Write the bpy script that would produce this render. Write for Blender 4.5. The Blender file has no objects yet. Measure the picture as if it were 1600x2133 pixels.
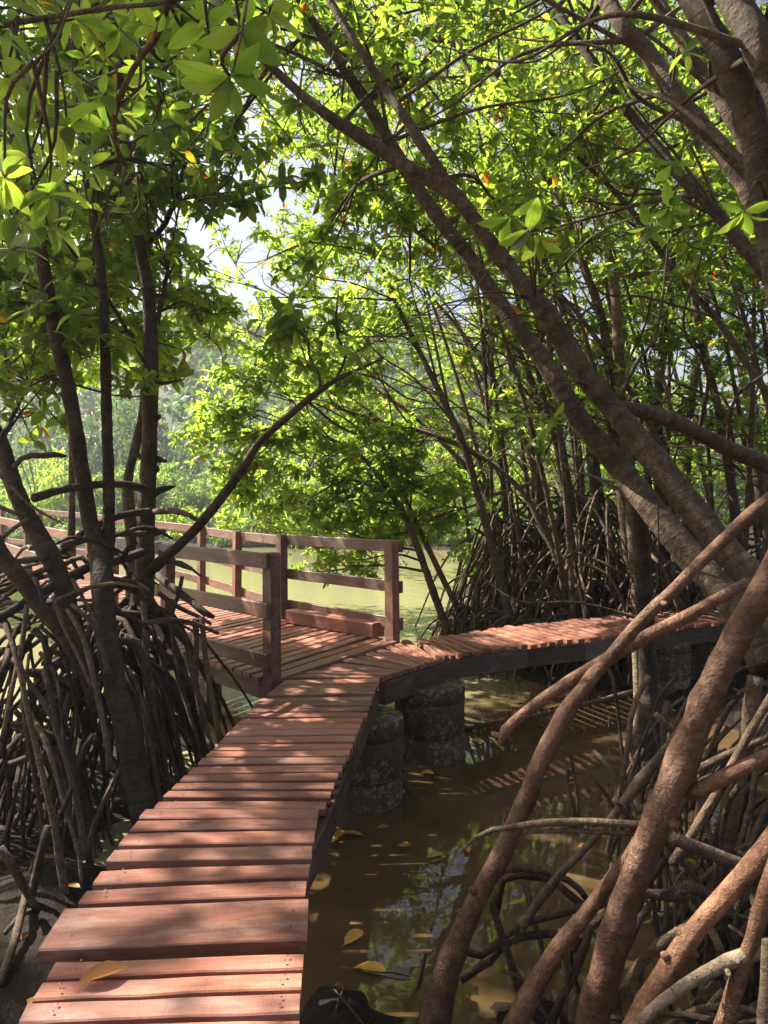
import bpy, math, random
import numpy as np
from mathutils import Vector, Matrix

# ------------------------------------------------------------------ camera, sky, sun, exposure
S = bpy.context.scene
COL = S.collection
F = 1520.0                      # focal length in photo pixels (1600 x 2133)
EYE = 1.45                      # eye height above the deck (deck top = z 0)
cam_d = bpy.data.cameras.new('camera')
cam_d.sensor_fit = 'AUTO'; cam_d.sensor_width = 36.0
cam_d.lens = 36.0 * F / 2133.0
cam_d.shift_y = -16.5 / 2133.0
cam_d.clip_start = 0.05; cam_d.clip_end = 2000
cam = bpy.data.objects.new('camera', cam_d); COL.objects.link(cam)
cam.location = (0, 0, EYE); cam.rotation_euler = (math.radians(90), 0, 0)
S.camera = cam

SUN_AZ, SUN_EL = -66.0, 48.0    # azimuth from the view direction (+Y), negative = to the left
az, el = math.radians(SUN_AZ), math.radians(SUN_EL)
SUN = Vector((math.sin(az) * math.cos(el), math.cos(az) * math.cos(el), math.sin(el)))
world = bpy.data.worlds.new('World'); S.world = world; world.use_nodes = True
wn = world.node_tree.nodes; wl = world.node_tree.links; wn.clear()
sky = wn.new('ShaderNodeTexSky'); sky.sky_type = 'NISHITA'; sky.sun_disc = False
sky.sun_elevation = el; sky.sun_rotation = az
sky.air_density = 1.0; sky.dust_density = 6.0; sky.ozone_density = 1.0
bg = wn.new('ShaderNodeBackground'); bg.inputs['Strength'].default_value = 0.055
wo = wn.new('ShaderNodeOutputWorld')
wl.new(sky.outputs[0], bg.inputs['Color']); wl.new(bg.outputs[0], wo.inputs['Surface'])
sun_d = bpy.data.lights.new('sun', 'SUN'); sun_d.energy = 5.0; sun_d.angle = math.radians(0.53)
sun_d.color = (1.0, 0.93, 0.82)
sun_o = bpy.data.objects.new('sun', sun_d); COL.objects.link(sun_o)
sun_o.location = (-20, 10, 30)
sun_o.rotation_euler = SUN.to_track_quat('Z', 'Y').to_euler()
S.view_settings.view_transform = 'Standard'; S.view_settings.look = 'None'
S.view_settings.gamma = 1.0; S.view_settings.use_curve_mapping = False
S.view_settings.exposure = 1.9
S.render.engine = 'CYCLES'
S.cycles.use_denoising = True
S.cycles.max_bounces = 10; S.cycles.diffuse_bounces = 4; S.cycles.glossy_bounces = 3
S.cycles.transmission_bounces = 6; S.cycles.transparent_max_bounces = 4; S.cycles.volume_bounces = 0
S.cycles.caustics_reflective = False; S.cycles.caustics_refractive = False
S.cycles.sample_clamp_indirect = 6.0

RNG = np.random.default_rng(7)
random.seed(7)
WATER_Z = -0.85
HAZE = .0011

def P(px, py, D):
    """point that stands D metres in front of the camera on the sight line of photo pixel (px, py)"""
    return np.array([(px - 800.0) / F * D, D, EYE - (py - 1050.0) / F * D])

def G(px, py, z=0.0):
    """point of the horizontal plane z under photo pixel (px, py)"""
    D = (EYE - z) * F / (py - 1050.0)
    return np.array([(px - 800.0) / F * D, D, z])

# ------------------------------------------------------------------ mesh helpers
def mesh_arrays(name, V, tris=None, quads=None, smooth=True):
    me = bpy.data.meshes.new(name)
    V = np.asarray(V, dtype=np.float32).reshape(-1, 3)
    me.vertices.add(len(V)); me.vertices.foreach_set('co', V.ravel())
    loops = []; tot = []
    if quads is not None and len(quads):
        q = np.asarray(quads, dtype=np.int32).reshape(-1, 4); loops.append(q.ravel()); tot.append(np.full(len(q), 4, np.int32))
    if tris is not None and len(tris):
        t = np.asarray(tris, dtype=np.int32).reshape(-1, 3); loops.append(t.ravel()); tot.append(np.full(len(t), 3, np.int32))
    loops = np.concatenate(loops); tot = np.concatenate(tot)
    me.loops.add(len(loops)); me.loops.foreach_set('vertex_index', loops)
    me.polygons.add(len(tot))
    st = np.zeros(len(tot), np.int32); st[1:] = np.cumsum(tot)[:-1]
    me.polygons.foreach_set('loop_start', st)
    me.polygons.foreach_set('loop_total', tot)
    me.polygons.foreach_set('use_smooth', np.full(len(tot), smooth, dtype=bool))
    me.update(calc_edges=True)
    return me

class MB:
    """collects vertex / quad / triangle arrays for one mesh"""
    def __init__(s): s.V = []; s.Q = []; s.T = []; s.n = 0
    def add(s, V, Q=None, T=None):
        V = np.asarray(V, float).reshape(-1, 3)
        if Q is not None and len(Q): s.Q.append(np.asarray(Q, int).reshape(-1, 4) + s.n)
        if T is not None and len(T): s.T.append(np.asarray(T, int).reshape(-1, 3) + s.n)
        s.V.append(V); s.n += len(V)
    def mesh(s, name, org=(0, 0, 0), smooth=True):
        V = np.concatenate(s.V) - np.asarray(org, float)
        return mesh_arrays(name, V, np.concatenate(s.T) if s.T else None, np.concatenate(s.Q) if s.Q else None, smooth)
    def box(s, lo, hi):
        x0, y0, z0 = lo; x1, y1, z1 = hi
        s.add([(x0,y0,z0),(x1,y0,z0),(x1,y1,z0),(x0,y1,z0),(x0,y0,z1),(x1,y0,z1),(x1,y1,z1),(x0,y1,z1)],
              [(0,3,2,1),(4,5,6,7),(0,1,5,4),(1,2,6,5),(2,3,7,6),(3,0,4,7)])

def spline(pts, n):
    """Catmull-Rom through the rows of pts (any number of columns), n samples"""
    p = np.asarray(pts, float)
    if len(p) < 2: return p
    seg = np.linalg.norm(np.diff(p[:, :3], axis=0), axis=1); t = np.concatenate([[0], np.cumsum(seg)])
    q = np.vstack([2 * p[0] - p[1], p, 2 * p[-1] - p[-2]])
    u = np.linspace(0, t[-1], n)
    i = np.clip(np.searchsorted(t, u, side='right') - 1, 0, len(p) - 2)
    f = ((u - t[i]) / np.maximum(t[i + 1] - t[i], 1e-9))[:, None]
    a, b, c, d = q[i], q[i + 1], q[i + 2], q[i + 3]
    return 0.5 * ((2 * b) + (-a + c) * f + (2 * a - 5 * b + 4 * c - d) * f ** 2 + (-a + 3 * b - 3 * c + d) * f ** 3)

ALONG = [None]
def tube(pts, rad, sides=8, n=None, knots=0.0, rng=RNG, cap=True, lump=0.0):
    """tapered tube through pts -> (V, quads, tris); knots = relative size of ring swellings, lump = uneven section"""
    pts = np.asarray(pts, float); rad = np.asarray(rad, float)
    if rad.ndim == 0: rad = np.full(len(pts), float(rad))
    if n is None: n = max(3, len(pts))
    d = spline(np.column_stack([pts, rad]), n)
    c = d[:, :3]; r = np.maximum(d[:, 3], 0.0012)
    if knots:
        k = np.ones(n)
        for _ in range(max(1, n // 8)):
            j = rng.uniform(0, n - 1); k += knots * rng.uniform(.3, 1) * np.exp(-((np.arange(n) - j) / 0.65) ** 2)
        w = rng.standard_normal(n + 4); w = (w[:-4] + w[1:-3] + w[2:-2] + w[3:-1] + w[4:]) / 5
        r = r * (k / np.mean(k)) * (1 + 0.05 * w)
    tg = np.gradient(c, axis=0); tg /= np.maximum(np.linalg.norm(tg, axis=1), 1e-9)[:, None]
    ref = np.array([0.31, 0.17, 0.93]) if abs(tg[0][2]) < .8 else np.array([1.0, .2, .1])
    u = np.cross(tg[0], ref); u /= np.linalg.norm(u)
    V = np.empty((n, sides, 3)); a = np.linspace(0, 2 * math.pi, sides, endpoint=False)
    ca, sa = np.cos(a), np.sin(a)
    for i in range(n):
        u = u - tg[i] * u.dot(tg[i]); u /= max(np.linalg.norm(u), 1e-9)
        v = np.cross(tg[i], u)
        rr = r[i] * (1 + lump * rng.standard_normal(sides)) if lump else r[i] * np.ones(sides)
        V[i] = c[i] + (rr * ca)[:, None] * u + (rr * sa)[:, None] * v
    idx = np.arange(n * sides).reshape(n, sides)
    nx = np.roll(idx, -1, axis=1)
    Q = np.stack([idx[:-1], nx[:-1], nx[1:], idx[1:]], -1).reshape(-1, 4)
    V = V.reshape(-1, 3); T = []
    al = np.concatenate([[0], np.cumsum(np.linalg.norm(np.diff(c, axis=0), axis=1))]); ALONG[0] = np.concatenate([np.repeat(al, sides), [al[0], al[-1]] if cap else []])
    if cap:
        V = np.vstack([V, c[0], c[-1] + tg[-1] * r[-1] * .4]); b0 = n * sides
        T = [(b0, nx[0][j], idx[0][j]) for j in range(sides)] + [(b0 + 1, idx[-1][j], nx[-1][j]) for j in range(sides)]
    return V, Q, T

def obj(name, me, mat, parent=None, loc=None):
    o = bpy.data.objects.new(name, me); COL.objects.link(o)
    if mat is not None and not me.materials: me.materials.append(mat)
    if parent is not None: o.parent = parent
    if loc is not None: o.location = loc
    return o

def tag(o, label=None, cat=None, group=None, kind=None):
    if label: o['label'] = label
    if cat: o['category'] = cat
    if group: o['group'] = group
    if kind: o['kind'] = kind
    return o

def thing(name, label, cat, loc, group=None):
    o = bpy.data.objects.new(name, None); COL.objects.link(o)
    o.empty_display_size = .2; o.location = Vector(loc)
    return tag(o, label, cat, group)

# ------------------------------------------------------------------ materials
def new_mat(name):
    m = bpy.data.materials.new(name); m.use_nodes = True
    nt = m.node_tree; nt.nodes.clear()
    return m, nt, nt.nodes, nt.links

def N(nt, typ, **kw):
    n = nt.nodes.new(typ)
    for k, v in kw.items():
        if hasattr(n, k): setattr(n, k, v)
        else: n.inputs[k].default_value = v
    return n

def ramp(nt, stops, interp='LINEAR'):
    n = nt.nodes.new('ShaderNodeValToRGB'); cr = n.color_ramp; cr.interpolation = interp
    while len(cr.elements) < len(stops): cr.elements.new(0.5)
    for e, (p, c) in zip(cr.elements, stops): e.position = p; e.color = (*c, 1)
    return n

def noise(nt, vec, scale, detail=4, rough=.55, dist=0.0):
    n = nt.nodes.new('ShaderNodeTexNoise'); n.inputs['Scale'].default_value = scale
    n.inputs['Detail'].default_value = detail; n.inputs['Roughness'].default_value = rough; n.inputs['Distortion'].default_value = dist
    if vec is not None: nt.links.new(vec, n.inputs['Vector'])
    return n

def mix(nt, fac, a, b, typ='MIX'):
    n = nt.nodes.new('ShaderNodeMix'); n.data_type = 'RGBA'; n.blend_type = typ
    for sock, v in ((n.inputs['Factor'], fac), (n.inputs[6], a), (n.inputs[7], b)):
        if isinstance(v, (int, float)): sock.default_value = v
        elif isinstance(v, tuple): sock.default_value = (*v, 1)
        else: nt.links.new(v, sock)
    return n.outputs[2]

def math_(nt, op, a, b=None, clamp=False):
    n = nt.nodes.new('ShaderNodeMath'); n.operation = op; n.use_clamp = clamp
    for i, v in enumerate((a, b)):
        if v is None: continue
        if isinstance(v, (int, float)): n.inputs[i].default_value = v
        else: nt.links.new(v, n.inputs[i])
    return n.outputs[0]

def mapping(nt, vec, scale=(1, 1, 1), loc=None):
    n = nt.nodes.new('ShaderNodeMapping'); n.inputs['Scale'].default_value = scale
    nt.links.new(vec, n.inputs['Vector'])
    if loc is not None: nt.links.new(loc, n.inputs['Location'])
    return n.outputs[0]

def finish(nt, col, rough, height=None, bump=.3, dist=.01, spec=.5):
    b = nt.nodes.new('ShaderNodeBsdfPrincipled'); o = nt.nodes.new('ShaderNodeOutputMaterial')
    if isinstance(col, tuple): b.inputs['Base Color'].default_value = (*col, 1)
    else: nt.links.new(col, b.inputs['Base Color'])
    if isinstance(rough, (int, float)): b.inputs['Roughness'].default_value = rough
    else: nt.links.new(rough, b.inputs['Roughness'])
    b.inputs['Specular IOR Level'].default_value = spec
    if height is not None:
        bp = nt.nodes.new('ShaderNodeBump'); bp.inputs['Strength'].default_value = bump; bp.inputs['Distance'].default_value = dist
        nt.links.new(height, bp.inputs['Height']); nt.links.new(bp.outputs[0], b.inputs['Normal'])
    nt.links.new(b.outputs[0], o.inputs['Surface'])
    return b

def leaf_mat(name, greens, trans, yellow=.02, gloss=.45, tmix=.6, rib=False):
    m, nt, nd, lk = new_mat(name)
    geo = N(nt, 'ShaderNodeNewGeometry'); oi = N(nt, 'ShaderNodeObjectInfo')
    rnd = math_(nt, 'FRACT', math_(nt, 'ADD', geo.outputs['Random Per Island'], oi.outputs['Random']))
    k = len(greens)
    st = [(i / k * (1 - yellow), c) for i, c in enumerate(greens)] + [(1 - yellow, (.42, .22, .02)), (1 - yellow * .4, (.30, .09, .015))]
    tr = [(i / k * (1 - yellow), c) for i, c in enumerate(trans)] + [(1 - yellow, (.75, .38, .02)), (1 - yellow * .4, (.55, .15, .02))]
    c1 = ramp(nt, st, 'CONSTANT'); c2 = ramp(nt, tr, 'CONSTANT')
    lk.new(rnd, c1.inputs[0]); lk.new(rnd, c2.inputs[0])
    tc = N(nt, 'ShaderNodeTexCoord')
    nz = noise(nt, tc.outputs['Object'], 9.0, 3)
    col = mix(nt, .35, c1.outputs[0], mix(nt, nz.outputs[0], (.5, .5, .5), (1.5, 1.5, 1.4)), 'MULTIPLY')
    col = mix(nt, 1.0, col, mix(nt, oi.outputs['Random'], (.68, .72, .75), (1.3, 1.25, 1.1)), 'MULTIPLY')
    tcol = mix(nt, 1.0, c2.outputs[0], mix(nt, oi.outputs['Random'], (.8, .82, .8), (1.15, 1.12, 1.1)), 'MULTIPLY')
    if rib:                                            # pale midrib, faint side veins, blemishes
        sp = N(nt, 'ShaderNodeSeparateXYZ'); lk.new(tc.outputs['Object'], sp.inputs[0])
        ay = math_(nt, 'ABSOLUTE', sp.outputs[1]); rb = math_(nt, 'LESS_THAN', ay, .011)
        vein = math_(nt, 'SINE', math_(nt, 'MULTIPLY', math_(nt, 'SUBTRACT', sp.outputs[0], math_(nt, 'MULTIPLY', ay, .8)), 75))
        vf = math_(nt, 'MULTIPLY', math_(nt, 'GREATER_THAN', vein, .75), .16)
        bl = ramp(nt, [(.62, (0, 0, 0)), (.70, (1, 1, 1))]); lk.new(noise(nt, tc.outputs['Object'], 5.0, 4, .6).outputs[0], bl.inputs[0])
        col = mix(nt, math_(nt, 'MAXIMUM', math_(nt, 'MULTIPLY', rb, .7), vf), col, (.16, .22, .06))
        col = mix(nt, math_(nt, 'MULTIPLY', bl.outputs[0], .35), col, (.10, .075, .02))
        tcol = mix(nt, math_(nt, 'MULTIPLY', rb, .45), tcol, (.06, .12, .01))
        tcol = mix(nt, math_(nt, 'MULTIPLY', bl.outputs[0], .4), tcol, (.10, .12, .01))
    b = N(nt, 'ShaderNodeBsdfPrincipled'); lk.new(col, b.inputs['Base Color'])
    b.inputs['Roughness'].default_value = gloss; b.inputs['Specular IOR Level'].default_value = .35
    t = N(nt, 'ShaderNodeBsdfTranslucent'); lk.new(tcol, t.inputs['Color'])
    mx = N(nt, 'ShaderNodeMixShader'); mx.inputs[0].default_value = tmix
    lk.new(b.outputs[0], mx.inputs[1]); lk.new(t.outputs[0], mx.inputs[2])
    o = N(nt, 'ShaderNodeOutputMaterial'); lk.new(mx.outputs[0], o.inputs['Surface'])
    return m

def bark_mat(name, dark, mid, light, spots=.0, scale=1.0, rough=.8, ring=.5, pitted=.5):
    m, nt, nd, lk = new_mat(name)
    tc = N(nt, 'ShaderNodeTexCoord'); oi = N(nt, 'ShaderNodeObjectInfo')
    off = math_(nt, 'MULTIPLY', oi.outputs['Random'], 31.0)
    cmb = N(nt, 'ShaderNodeCombineXYZ'); lk.new(off, cmb.inputs[0]); lk.new(off, cmb.inputs[1])
    v = mapping(nt, tc.outputs['Object'], (1, 1, 1), cmb.outputs[0])
    big = noise(nt, v, 4.5 * scale, 6, .65); fine = noise(nt, v, 75 * scale, 5, .7); mid_n = noise(nt, v, 22 * scale, 5, .65)
    c = ramp(nt, [(.34, dark), (.5, mid), (.66, light)]); lk.new(mix(nt, .5, big.outputs[0], mid_n.outputs[0]), c.inputs[0])
    col = mix(nt, .8, c.outputs[0], mix(nt, fine.outputs[0], (.2, .19, .18), (1.8, 1.8, 1.75)), 'MULTIPLY')
    col = mix(nt, 1.0, col, mix(nt, oi.outputs['Random'], (.72, .72, .75), (1.22, 1.17, 1.12)), 'MULTIPLY')
    # ring scars: thin uneven bands round the stem, from the length along it
    at = N(nt, 'ShaderNodeAttribute'); at.attribute_name = 'along'
    w1 = N(nt, 'ShaderNodeCombineXYZ'); lk.new(math_(nt, 'ADD', math_(nt, 'MULTIPLY', at.outputs['Fac'], 6.0), math_(nt, 'MULTIPLY', big.outputs[0], 1.1)), w1.inputs[0])
    rn = noise(nt, w1.outputs[0], 1.0, 2, .6)
    rg = ramp(nt, [(.475, (0, 0, 0)), (.5, (1, 1, 1)), (.525, (0, 0, 0))]); lk.new(rn.outputs[0], rg.inputs[0])
    rgf = math_(nt, 'MULTIPLY', rg.outputs[0], math_(nt, 'MULTIPLY', mid_n.outputs[0], 1.2), True)
    col = mix(nt, math_(nt, 'MULTIPLY', rgf, ring), col, tuple(x * .5 for x in dark))
    # lenticel pits and warts
    vor = N(nt, 'ShaderNodeTexVoronoi'); vor.inputs['Scale'].default_value = 48 * scale; lk.new(v, vor.inputs['Vector'])
    area = ramp(nt, [(.46, (0, 0, 0)), (.56, (1, 1, 1))]); lk.new(noise(nt, v, 3.1, 3, .6).outputs[0], area.inputs[0])
    pits = math_(nt, 'MULTIPLY', math_(nt, 'LESS_THAN', vor.outputs['Distance'], .24), area.outputs[0])
    col = mix(nt, math_(nt, 'MULTIPLY', pits, pitted), col, tuple(x * .4 for x in dark))
    if spots:
        v2 = N(nt, 'ShaderNodeTexVoronoi'); v2.inputs['Scale'].default_value = 85; v2.inputs['Randomness'].default_value = 1; lk.new(v, v2.inputs['Vector'])
        wob = math_(nt, 'ADD', v2.outputs['Distance'], math_(nt, 'MULTIPLY', math_(nt, 'SUBTRACT', fine.outputs[0], .5), .35))
        ar = ramp(nt, [(.60 - spots * .3, (0, 0, 0)), (.68 - spots * .3, (1, 1, 1))]); lk.new(noise(nt, v, 2.3, 4, .65).outputs[0], ar.inputs[0])
        sp = math_(nt, 'MULTIPLY', math_(nt, 'LESS_THAN', wob, .23), ar.outputs[0])
        col = mix(nt, math_(nt, 'MULTIPLY', sp, .7), col, (.40, .36, .30))
    moss = ramp(nt, [(.58, (0, 0, 0)), (.72, (1, 1, 1))]); lk.new(noise(nt, v, 1.7, 4, .6).outputs[0], moss.inputs[0])
    col = mix(nt, math_(nt, 'MULTIPLY', moss.outputs[0], .4), col, tuple(x * k for x, k in zip(mid, (.75, .95, .7))))
    h = math_(nt, 'ADD', math_(nt, 'MULTIPLY', fine.outputs[0], .45), math_(nt, 'MULTIPLY', mid_n.outputs[0], 1.0))
    h = math_(nt, 'SUBTRACT', h, math_(nt, 'MULTIPLY', pits, .5)); h = math_(nt, 'ADD', h, math_(nt, 'MULTIPLY', rgf, ring * .8))
    finish(nt, col, rough, h, 1.0, .02, .25)
    return m

def wood_mat(name, dark, mid, light, rough=.55):
    m, nt, nd, lk = new_mat(name)
    tc = N(nt, 'ShaderNodeTexCoord'); oi = N(nt, 'ShaderNodeObjectInfo')
    off = math_(nt, 'MULTIPLY', oi.outputs['Random'], 57.0)
    cmb = N(nt, 'ShaderNodeCombineXYZ')
    for i in range(3): lk.new(off, cmb.inputs[i])
    v = mapping(nt, tc.outputs['Object'], (1, 1, 1), cmb.outputs[0])
    vg = mapping(nt, v, (1.6, 22, 22)); vs = mapping(nt, v, (95, 3.2, 3)); vb = mapping(nt, v, (2.2, 5, 5))
    grain = noise(nt, vg, 3.0, 6, .65, .6); saw = noise(nt, vs, 2.0, 2, .5); blot = noise(nt, vb, 1.5, 5, .6)
    fine = noise(nt, mapping(nt, v, (9, 160, 160)), 2.0, 3, .6)
    c = ramp(nt, [(.3, dark), (.5, mid), (.72, light)]); lk.new(mix(nt, .5, grain.outputs[0], blot.outputs[0]), c.inputs[0])
    col = mix(nt, .22, c.outputs[0], mix(nt, saw.outputs[0], (.45, .45, .45), (1.5, 1.5, 1.5)), 'MULTIPLY')
    col = mix(nt, 1.0, col, mix(nt, oi.outputs['Random'], (.56, .54, .55), (1.24, 1.22, 1.22)), 'MULTIPLY')
    col = mix(nt, math_(nt, 'MULTIPLY', math_(nt, 'GREATER_THAN', math_(nt, 'FRACT', math_(nt, 'MULTIPLY', oi.outputs['Random'], 7.3)), .78), .3), col, (.15, .115, .09))
    wea = ramp(nt, [(.50, (0, 0, 0)), (.70, (1, 1, 1))]); lk.new(noise(nt, mapping(nt, v, (2.5, 9, 9)), 1.3, 6, .7).outputs[0], wea.inputs[0])
    col = mix(nt, math_(nt, 'MULTIPLY', wea.outputs[0], .38), col, tuple(.22 + .45 * x for x in light))
    # knots and dark drying cracks along the grain
    crk = noise(nt, mapping(nt, v, (1.1, 26, 26)), 1.6, 2, .5, 1.2)
    ck = math_(nt, 'LESS_THAN', crk.outputs[0], .27)
    col = mix(nt, math_(nt, 'MULTIPLY', ck, .6), col, tuple(x * .3 for x in dark))
    stain = noise(nt, v, 6.0, 5, .7)
    sm = ramp(nt, [(.58, (0, 0, 0)), (.75, (1, 1, 1))]); lk.new(stain.outputs[0], sm.inputs[0])
    col = mix(nt, math_(nt, 'MULTIPLY', sm.outputs[0], .45), col, tuple(x * .55 for x in dark))
    h = math_(nt, 'ADD', math_(nt, 'MULTIPLY', grain.outputs[0], .4), math_(nt, 'ADD', math_(nt, 'MULTIPLY', saw.outputs[0], .25), math_(nt, 'MULTIPLY', fine.outputs[0], .3)))
    h = math_(nt, 'SUBTRACT', h, math_(nt, 'MULTIPLY', ck, .6))
    r = math_(nt, 'ADD', math_(nt, 'MULTIPLY', blot.outputs[0], .3), rough - .15)
    finish(nt, col, r, h, .5, .006, .4)
    return m

M = {}
G1 = [(.038, .066, .016), (.050, .084, .018), (.060, .098, .02), (.078, .115, .026), (.058, .080, .024)]
T1 = [(.20, .34, .03), (.28, .44, .035), (.36, .52, .045), (.50, .62, .065), (.26, .36, .04)]
M['leaf'] = leaf_mat('leaf_green', G1, T1, .012)
BR = ([(.07, .13, .018), (.08, .15, .02), (.06, .12, .018), (.10, .16, .025)], [(.33, .52, .05), (.41, .60, .055), (.28, .46, .045), (.52, .66, .085)])
M['leaf_bright'] = leaf_mat('leaf_young_green', *BR, .015, .45, .6)  # lighter copy of the leaf greens, sunlight put into the colour
M['leaf_near'] = leaf_mat('leaf_green_near', G1, T1, .02, .42, .6, True)
M['leaf_bright_near'] = leaf_mat('leaf_young_green_near', *BR, .02, .45, .6, True)
M['leaf_far'] = leaf_mat('leaf_far_bank', [(.036, .075, .024), (.045, .09, .026), (.032, .065, .022), (.065, .10, .026)],
                         [(.12, .27, .05), (.17, .33, .06), (.10, .22, .045), (.24, .34, .05)], .01, .5, .4)
M['leaf_bank'] = leaf_mat('leaf_bank_shrub', [(.05, .10, .022), (.065, .12, .026), (.045, .09, .02), (.09, .13, .03)], [(.24, .44, .05), (.32, .52, .06), (.20, .37, .045), (.44, .55, .07)], .015, .45, .5)  # brighter than the far leaves: sunlight put into the shrubs' colour
M['bark_dark'] = bark_mat('bark_dark', (.032, .022, .014), (.072, .050, .033), (.135, .098, .066), .0)
M['bark'] = bark_mat('bark_brown', (.046, .031, .020), (.108, .076, .050), (.22, .162, .112), .12, 1.0, .85, .6, .75)
M['bark_pale'] = bark_mat('bark_pale', (.12, .088, .058), (.22, .17, .118), (.34, .275, .20), .15)
M['root_red'] = bark_mat('root_red', (.070, .036, .021), (.172, .088, .052), (.30, .175, .112), .22, 1.0, .62, .14, .4)
M['root_grey'] = bark_mat('root_grey', (.055, .036, .023), (.13, .088, .056), (.23, .168, .112), .40, 1.0, .8, .3, .4)
M['root_dark'] = bark_mat('root_dark', (.028, .018, .011), (.066, .043, .027), (.125, .086, .056), .25, 1.0, .75, .3, .4)
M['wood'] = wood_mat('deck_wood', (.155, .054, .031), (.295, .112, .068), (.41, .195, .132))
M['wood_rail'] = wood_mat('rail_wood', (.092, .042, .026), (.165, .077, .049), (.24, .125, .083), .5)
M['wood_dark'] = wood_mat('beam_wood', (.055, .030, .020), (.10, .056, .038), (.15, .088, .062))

def mud_material():
    m, nt, nd, lk = new_mat('mud')
    tc = N(nt, 'ShaderNodeTexCoord'); v = tc.outputs['Object']
    a = noise(nt, v, 1.3, 6, .65); b = noise(nt, v, 14, 6, .7); c = noise(nt, v, 90, 3, .6)
    col = ramp(nt, [(.3, (.009, .006, .0035)), (.5, (.022, .0145, .009)), (.72, (.050, .034, .021))]); lk.new(mix(nt, .5, a.outputs[0], b.outputs[0]), col.inputs[0])
    sep = N(nt, 'ShaderNodeSeparateXYZ'); lk.new(v, sep.inputs[0])
    rg = ramp(nt, [(.36, (.35, .35, .35)), (.52, (.9, .9, .9))]); lk.new(b.outputs[0], rg.inputs[0])
    h = math_(nt, 'ADD', b.outputs[0], math_(nt, 'MULTIPLY', c.outputs[0], .25))
    finish(nt, col.outputs[0], rg.outputs[0], h, 1.0, .07, .22)
    return m
M['mud'] = mud_material()

def water_material():
    m, nt, nd, lk = new_mat('silty_water')
    tc = N(nt, 'ShaderNodeTexCoord'); v = tc.outputs['Object']
    sep = N(nt, 'ShaderNodeSeparateXYZ'); lk.new(v, sep.inputs[0])
    big = noise(nt, v, .5, 3, .5)
    t = math_(nt, 'ADD', math_(nt, 'SUBTRACT', sep.outputs[1], math_(nt, 'MULTIPLY', sep.outputs[0], 1.6)), math_(nt, 'MULTIPLY', big.outputs[0], 2.0))
    f = math_(nt, 'DIVIDE', math_(nt, 'SUBTRACT', t, 6.6), 2.6, True)      # silt-laden channel against the brown back pool
    mot = noise(nt, v, 2.2, 5, .6)
    pool = mix(nt, mot.outputs[0], (.042, .026, .011), (.14, .088, .038))
    chan = mix(nt, mot.outputs[0], (.225, .205, .105), (.27, .245, .13))
    col = mix(nt, f, pool, chan)
    vv = mapping(nt, v, (1, .7, 1))
    r1 = noise(nt, vv, 3.5, 3, .5); r2 = noise(nt, vv, 14, 2, .5)
    h = math_(nt, 'ADD', r1.outputs[0], math_(nt, 'MULTIPLY', r2.outputs[0], .25))
    b = finish(nt, col, .025, h, .10, .05, 1.0)
    b.inputs['IOR'].default_value = 1.33
    bp = [n for n in nt.nodes if n.type == 'BUMP'][0]
    lk.new(math_(nt, 'ADD', .018, math_(nt, 'MULTIPLY', f, .22)), bp.inputs['Strength'])
    return m
M['water'] = water_material()

def concrete_material():
    m, nt, nd, lk = new_mat('wet_concrete')
    tc = N(nt, 'ShaderNodeTexCoord'); v = tc.outputs['Object']
    a = noise(nt, v, 3, 6, .65); b = noise(nt, v, 30, 5, .65)
    c = ramp(nt, [(.3, (.036, .021, .010)), (.55, (.095, .058, .028)), (.75, (.15, .10, .055))]); lk.new(mix(nt, .4, a.outputs[0], b.outputs[0]), c.inputs[0])
    vo = N(nt, 'ShaderNodeTexVoronoi'); vo.inputs['Scale'].default_value = 26; lk.new(v, vo.inputs['Vector'])
    patch = ramp(nt, [(.42, (0, 0, 0)), (.56, (1, 1, 1))]); lk.new(noise(nt, v, 3.4, 3, .6).outputs[0], patch.inputs[0])
    cr = ramp(nt, [(.50, (0, 0, 0)), (.58, (1, 1, 1))]); lk.new(noise(nt, v, 21, 5, .75, .6).outputs[0], cr.inputs[0])
    sp = math_(nt, 'MULTIPLY', math_(nt, 'MULTIPLY', cr.outputs[0], math_(nt, 'ADD', .25, math_(nt, 'MULTIPLY', vo.outputs['Distance'], 1.6))), patch.outputs[0], True)
    col = mix(nt, math_(nt, 'MULTIPLY', sp, .8), c.outputs[0], (.32, .27, .19))
    h = math_(nt, 'ADD', b.outputs[0], math_(nt, 'MULTIPLY', sp, .8))
    finish(nt, col, .75, h, .7, .012, .3)
    return m
M['concrete'] = concrete_material()

def plain(name, col, rough=.6):
    m, nt, nd, lk = new_mat(name)
    tc = N(nt, 'ShaderNodeTexCoord'); oi = N(nt, 'ShaderNodeObjectInfo')
    nz = noise(nt, tc.outputs['Object'], 25, 4, .6)
    c = mix(nt, nz.outputs[0], tuple(x * .6 for x in col), tuple(min(1, x * 1.35) for x in col))
    finish(nt, c, rough, nz.outputs[0], .2, .004)
    return m
M['nail'] = plain('nail_metal', (.10, .075, .06), .45)
M['fallen'] = leaf_mat('fallen_leaf', [(.50, .26, .05), (.58, .33, .07), (.45, .19, .05)], [(.5, .25, .03), (.55, .3, .04), (.4, .15, .03)], .02, .4, .2)
M['rock'] = plain('shore_rock', (.16, .145, .12), .85)

# ------------------------------------------------------------------ ground, water, hill
def smooth(a, b, x):
    t = np.clip((x - a) / (b - a), 0, 1); return t * t * (3 - 2 * t)

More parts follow.
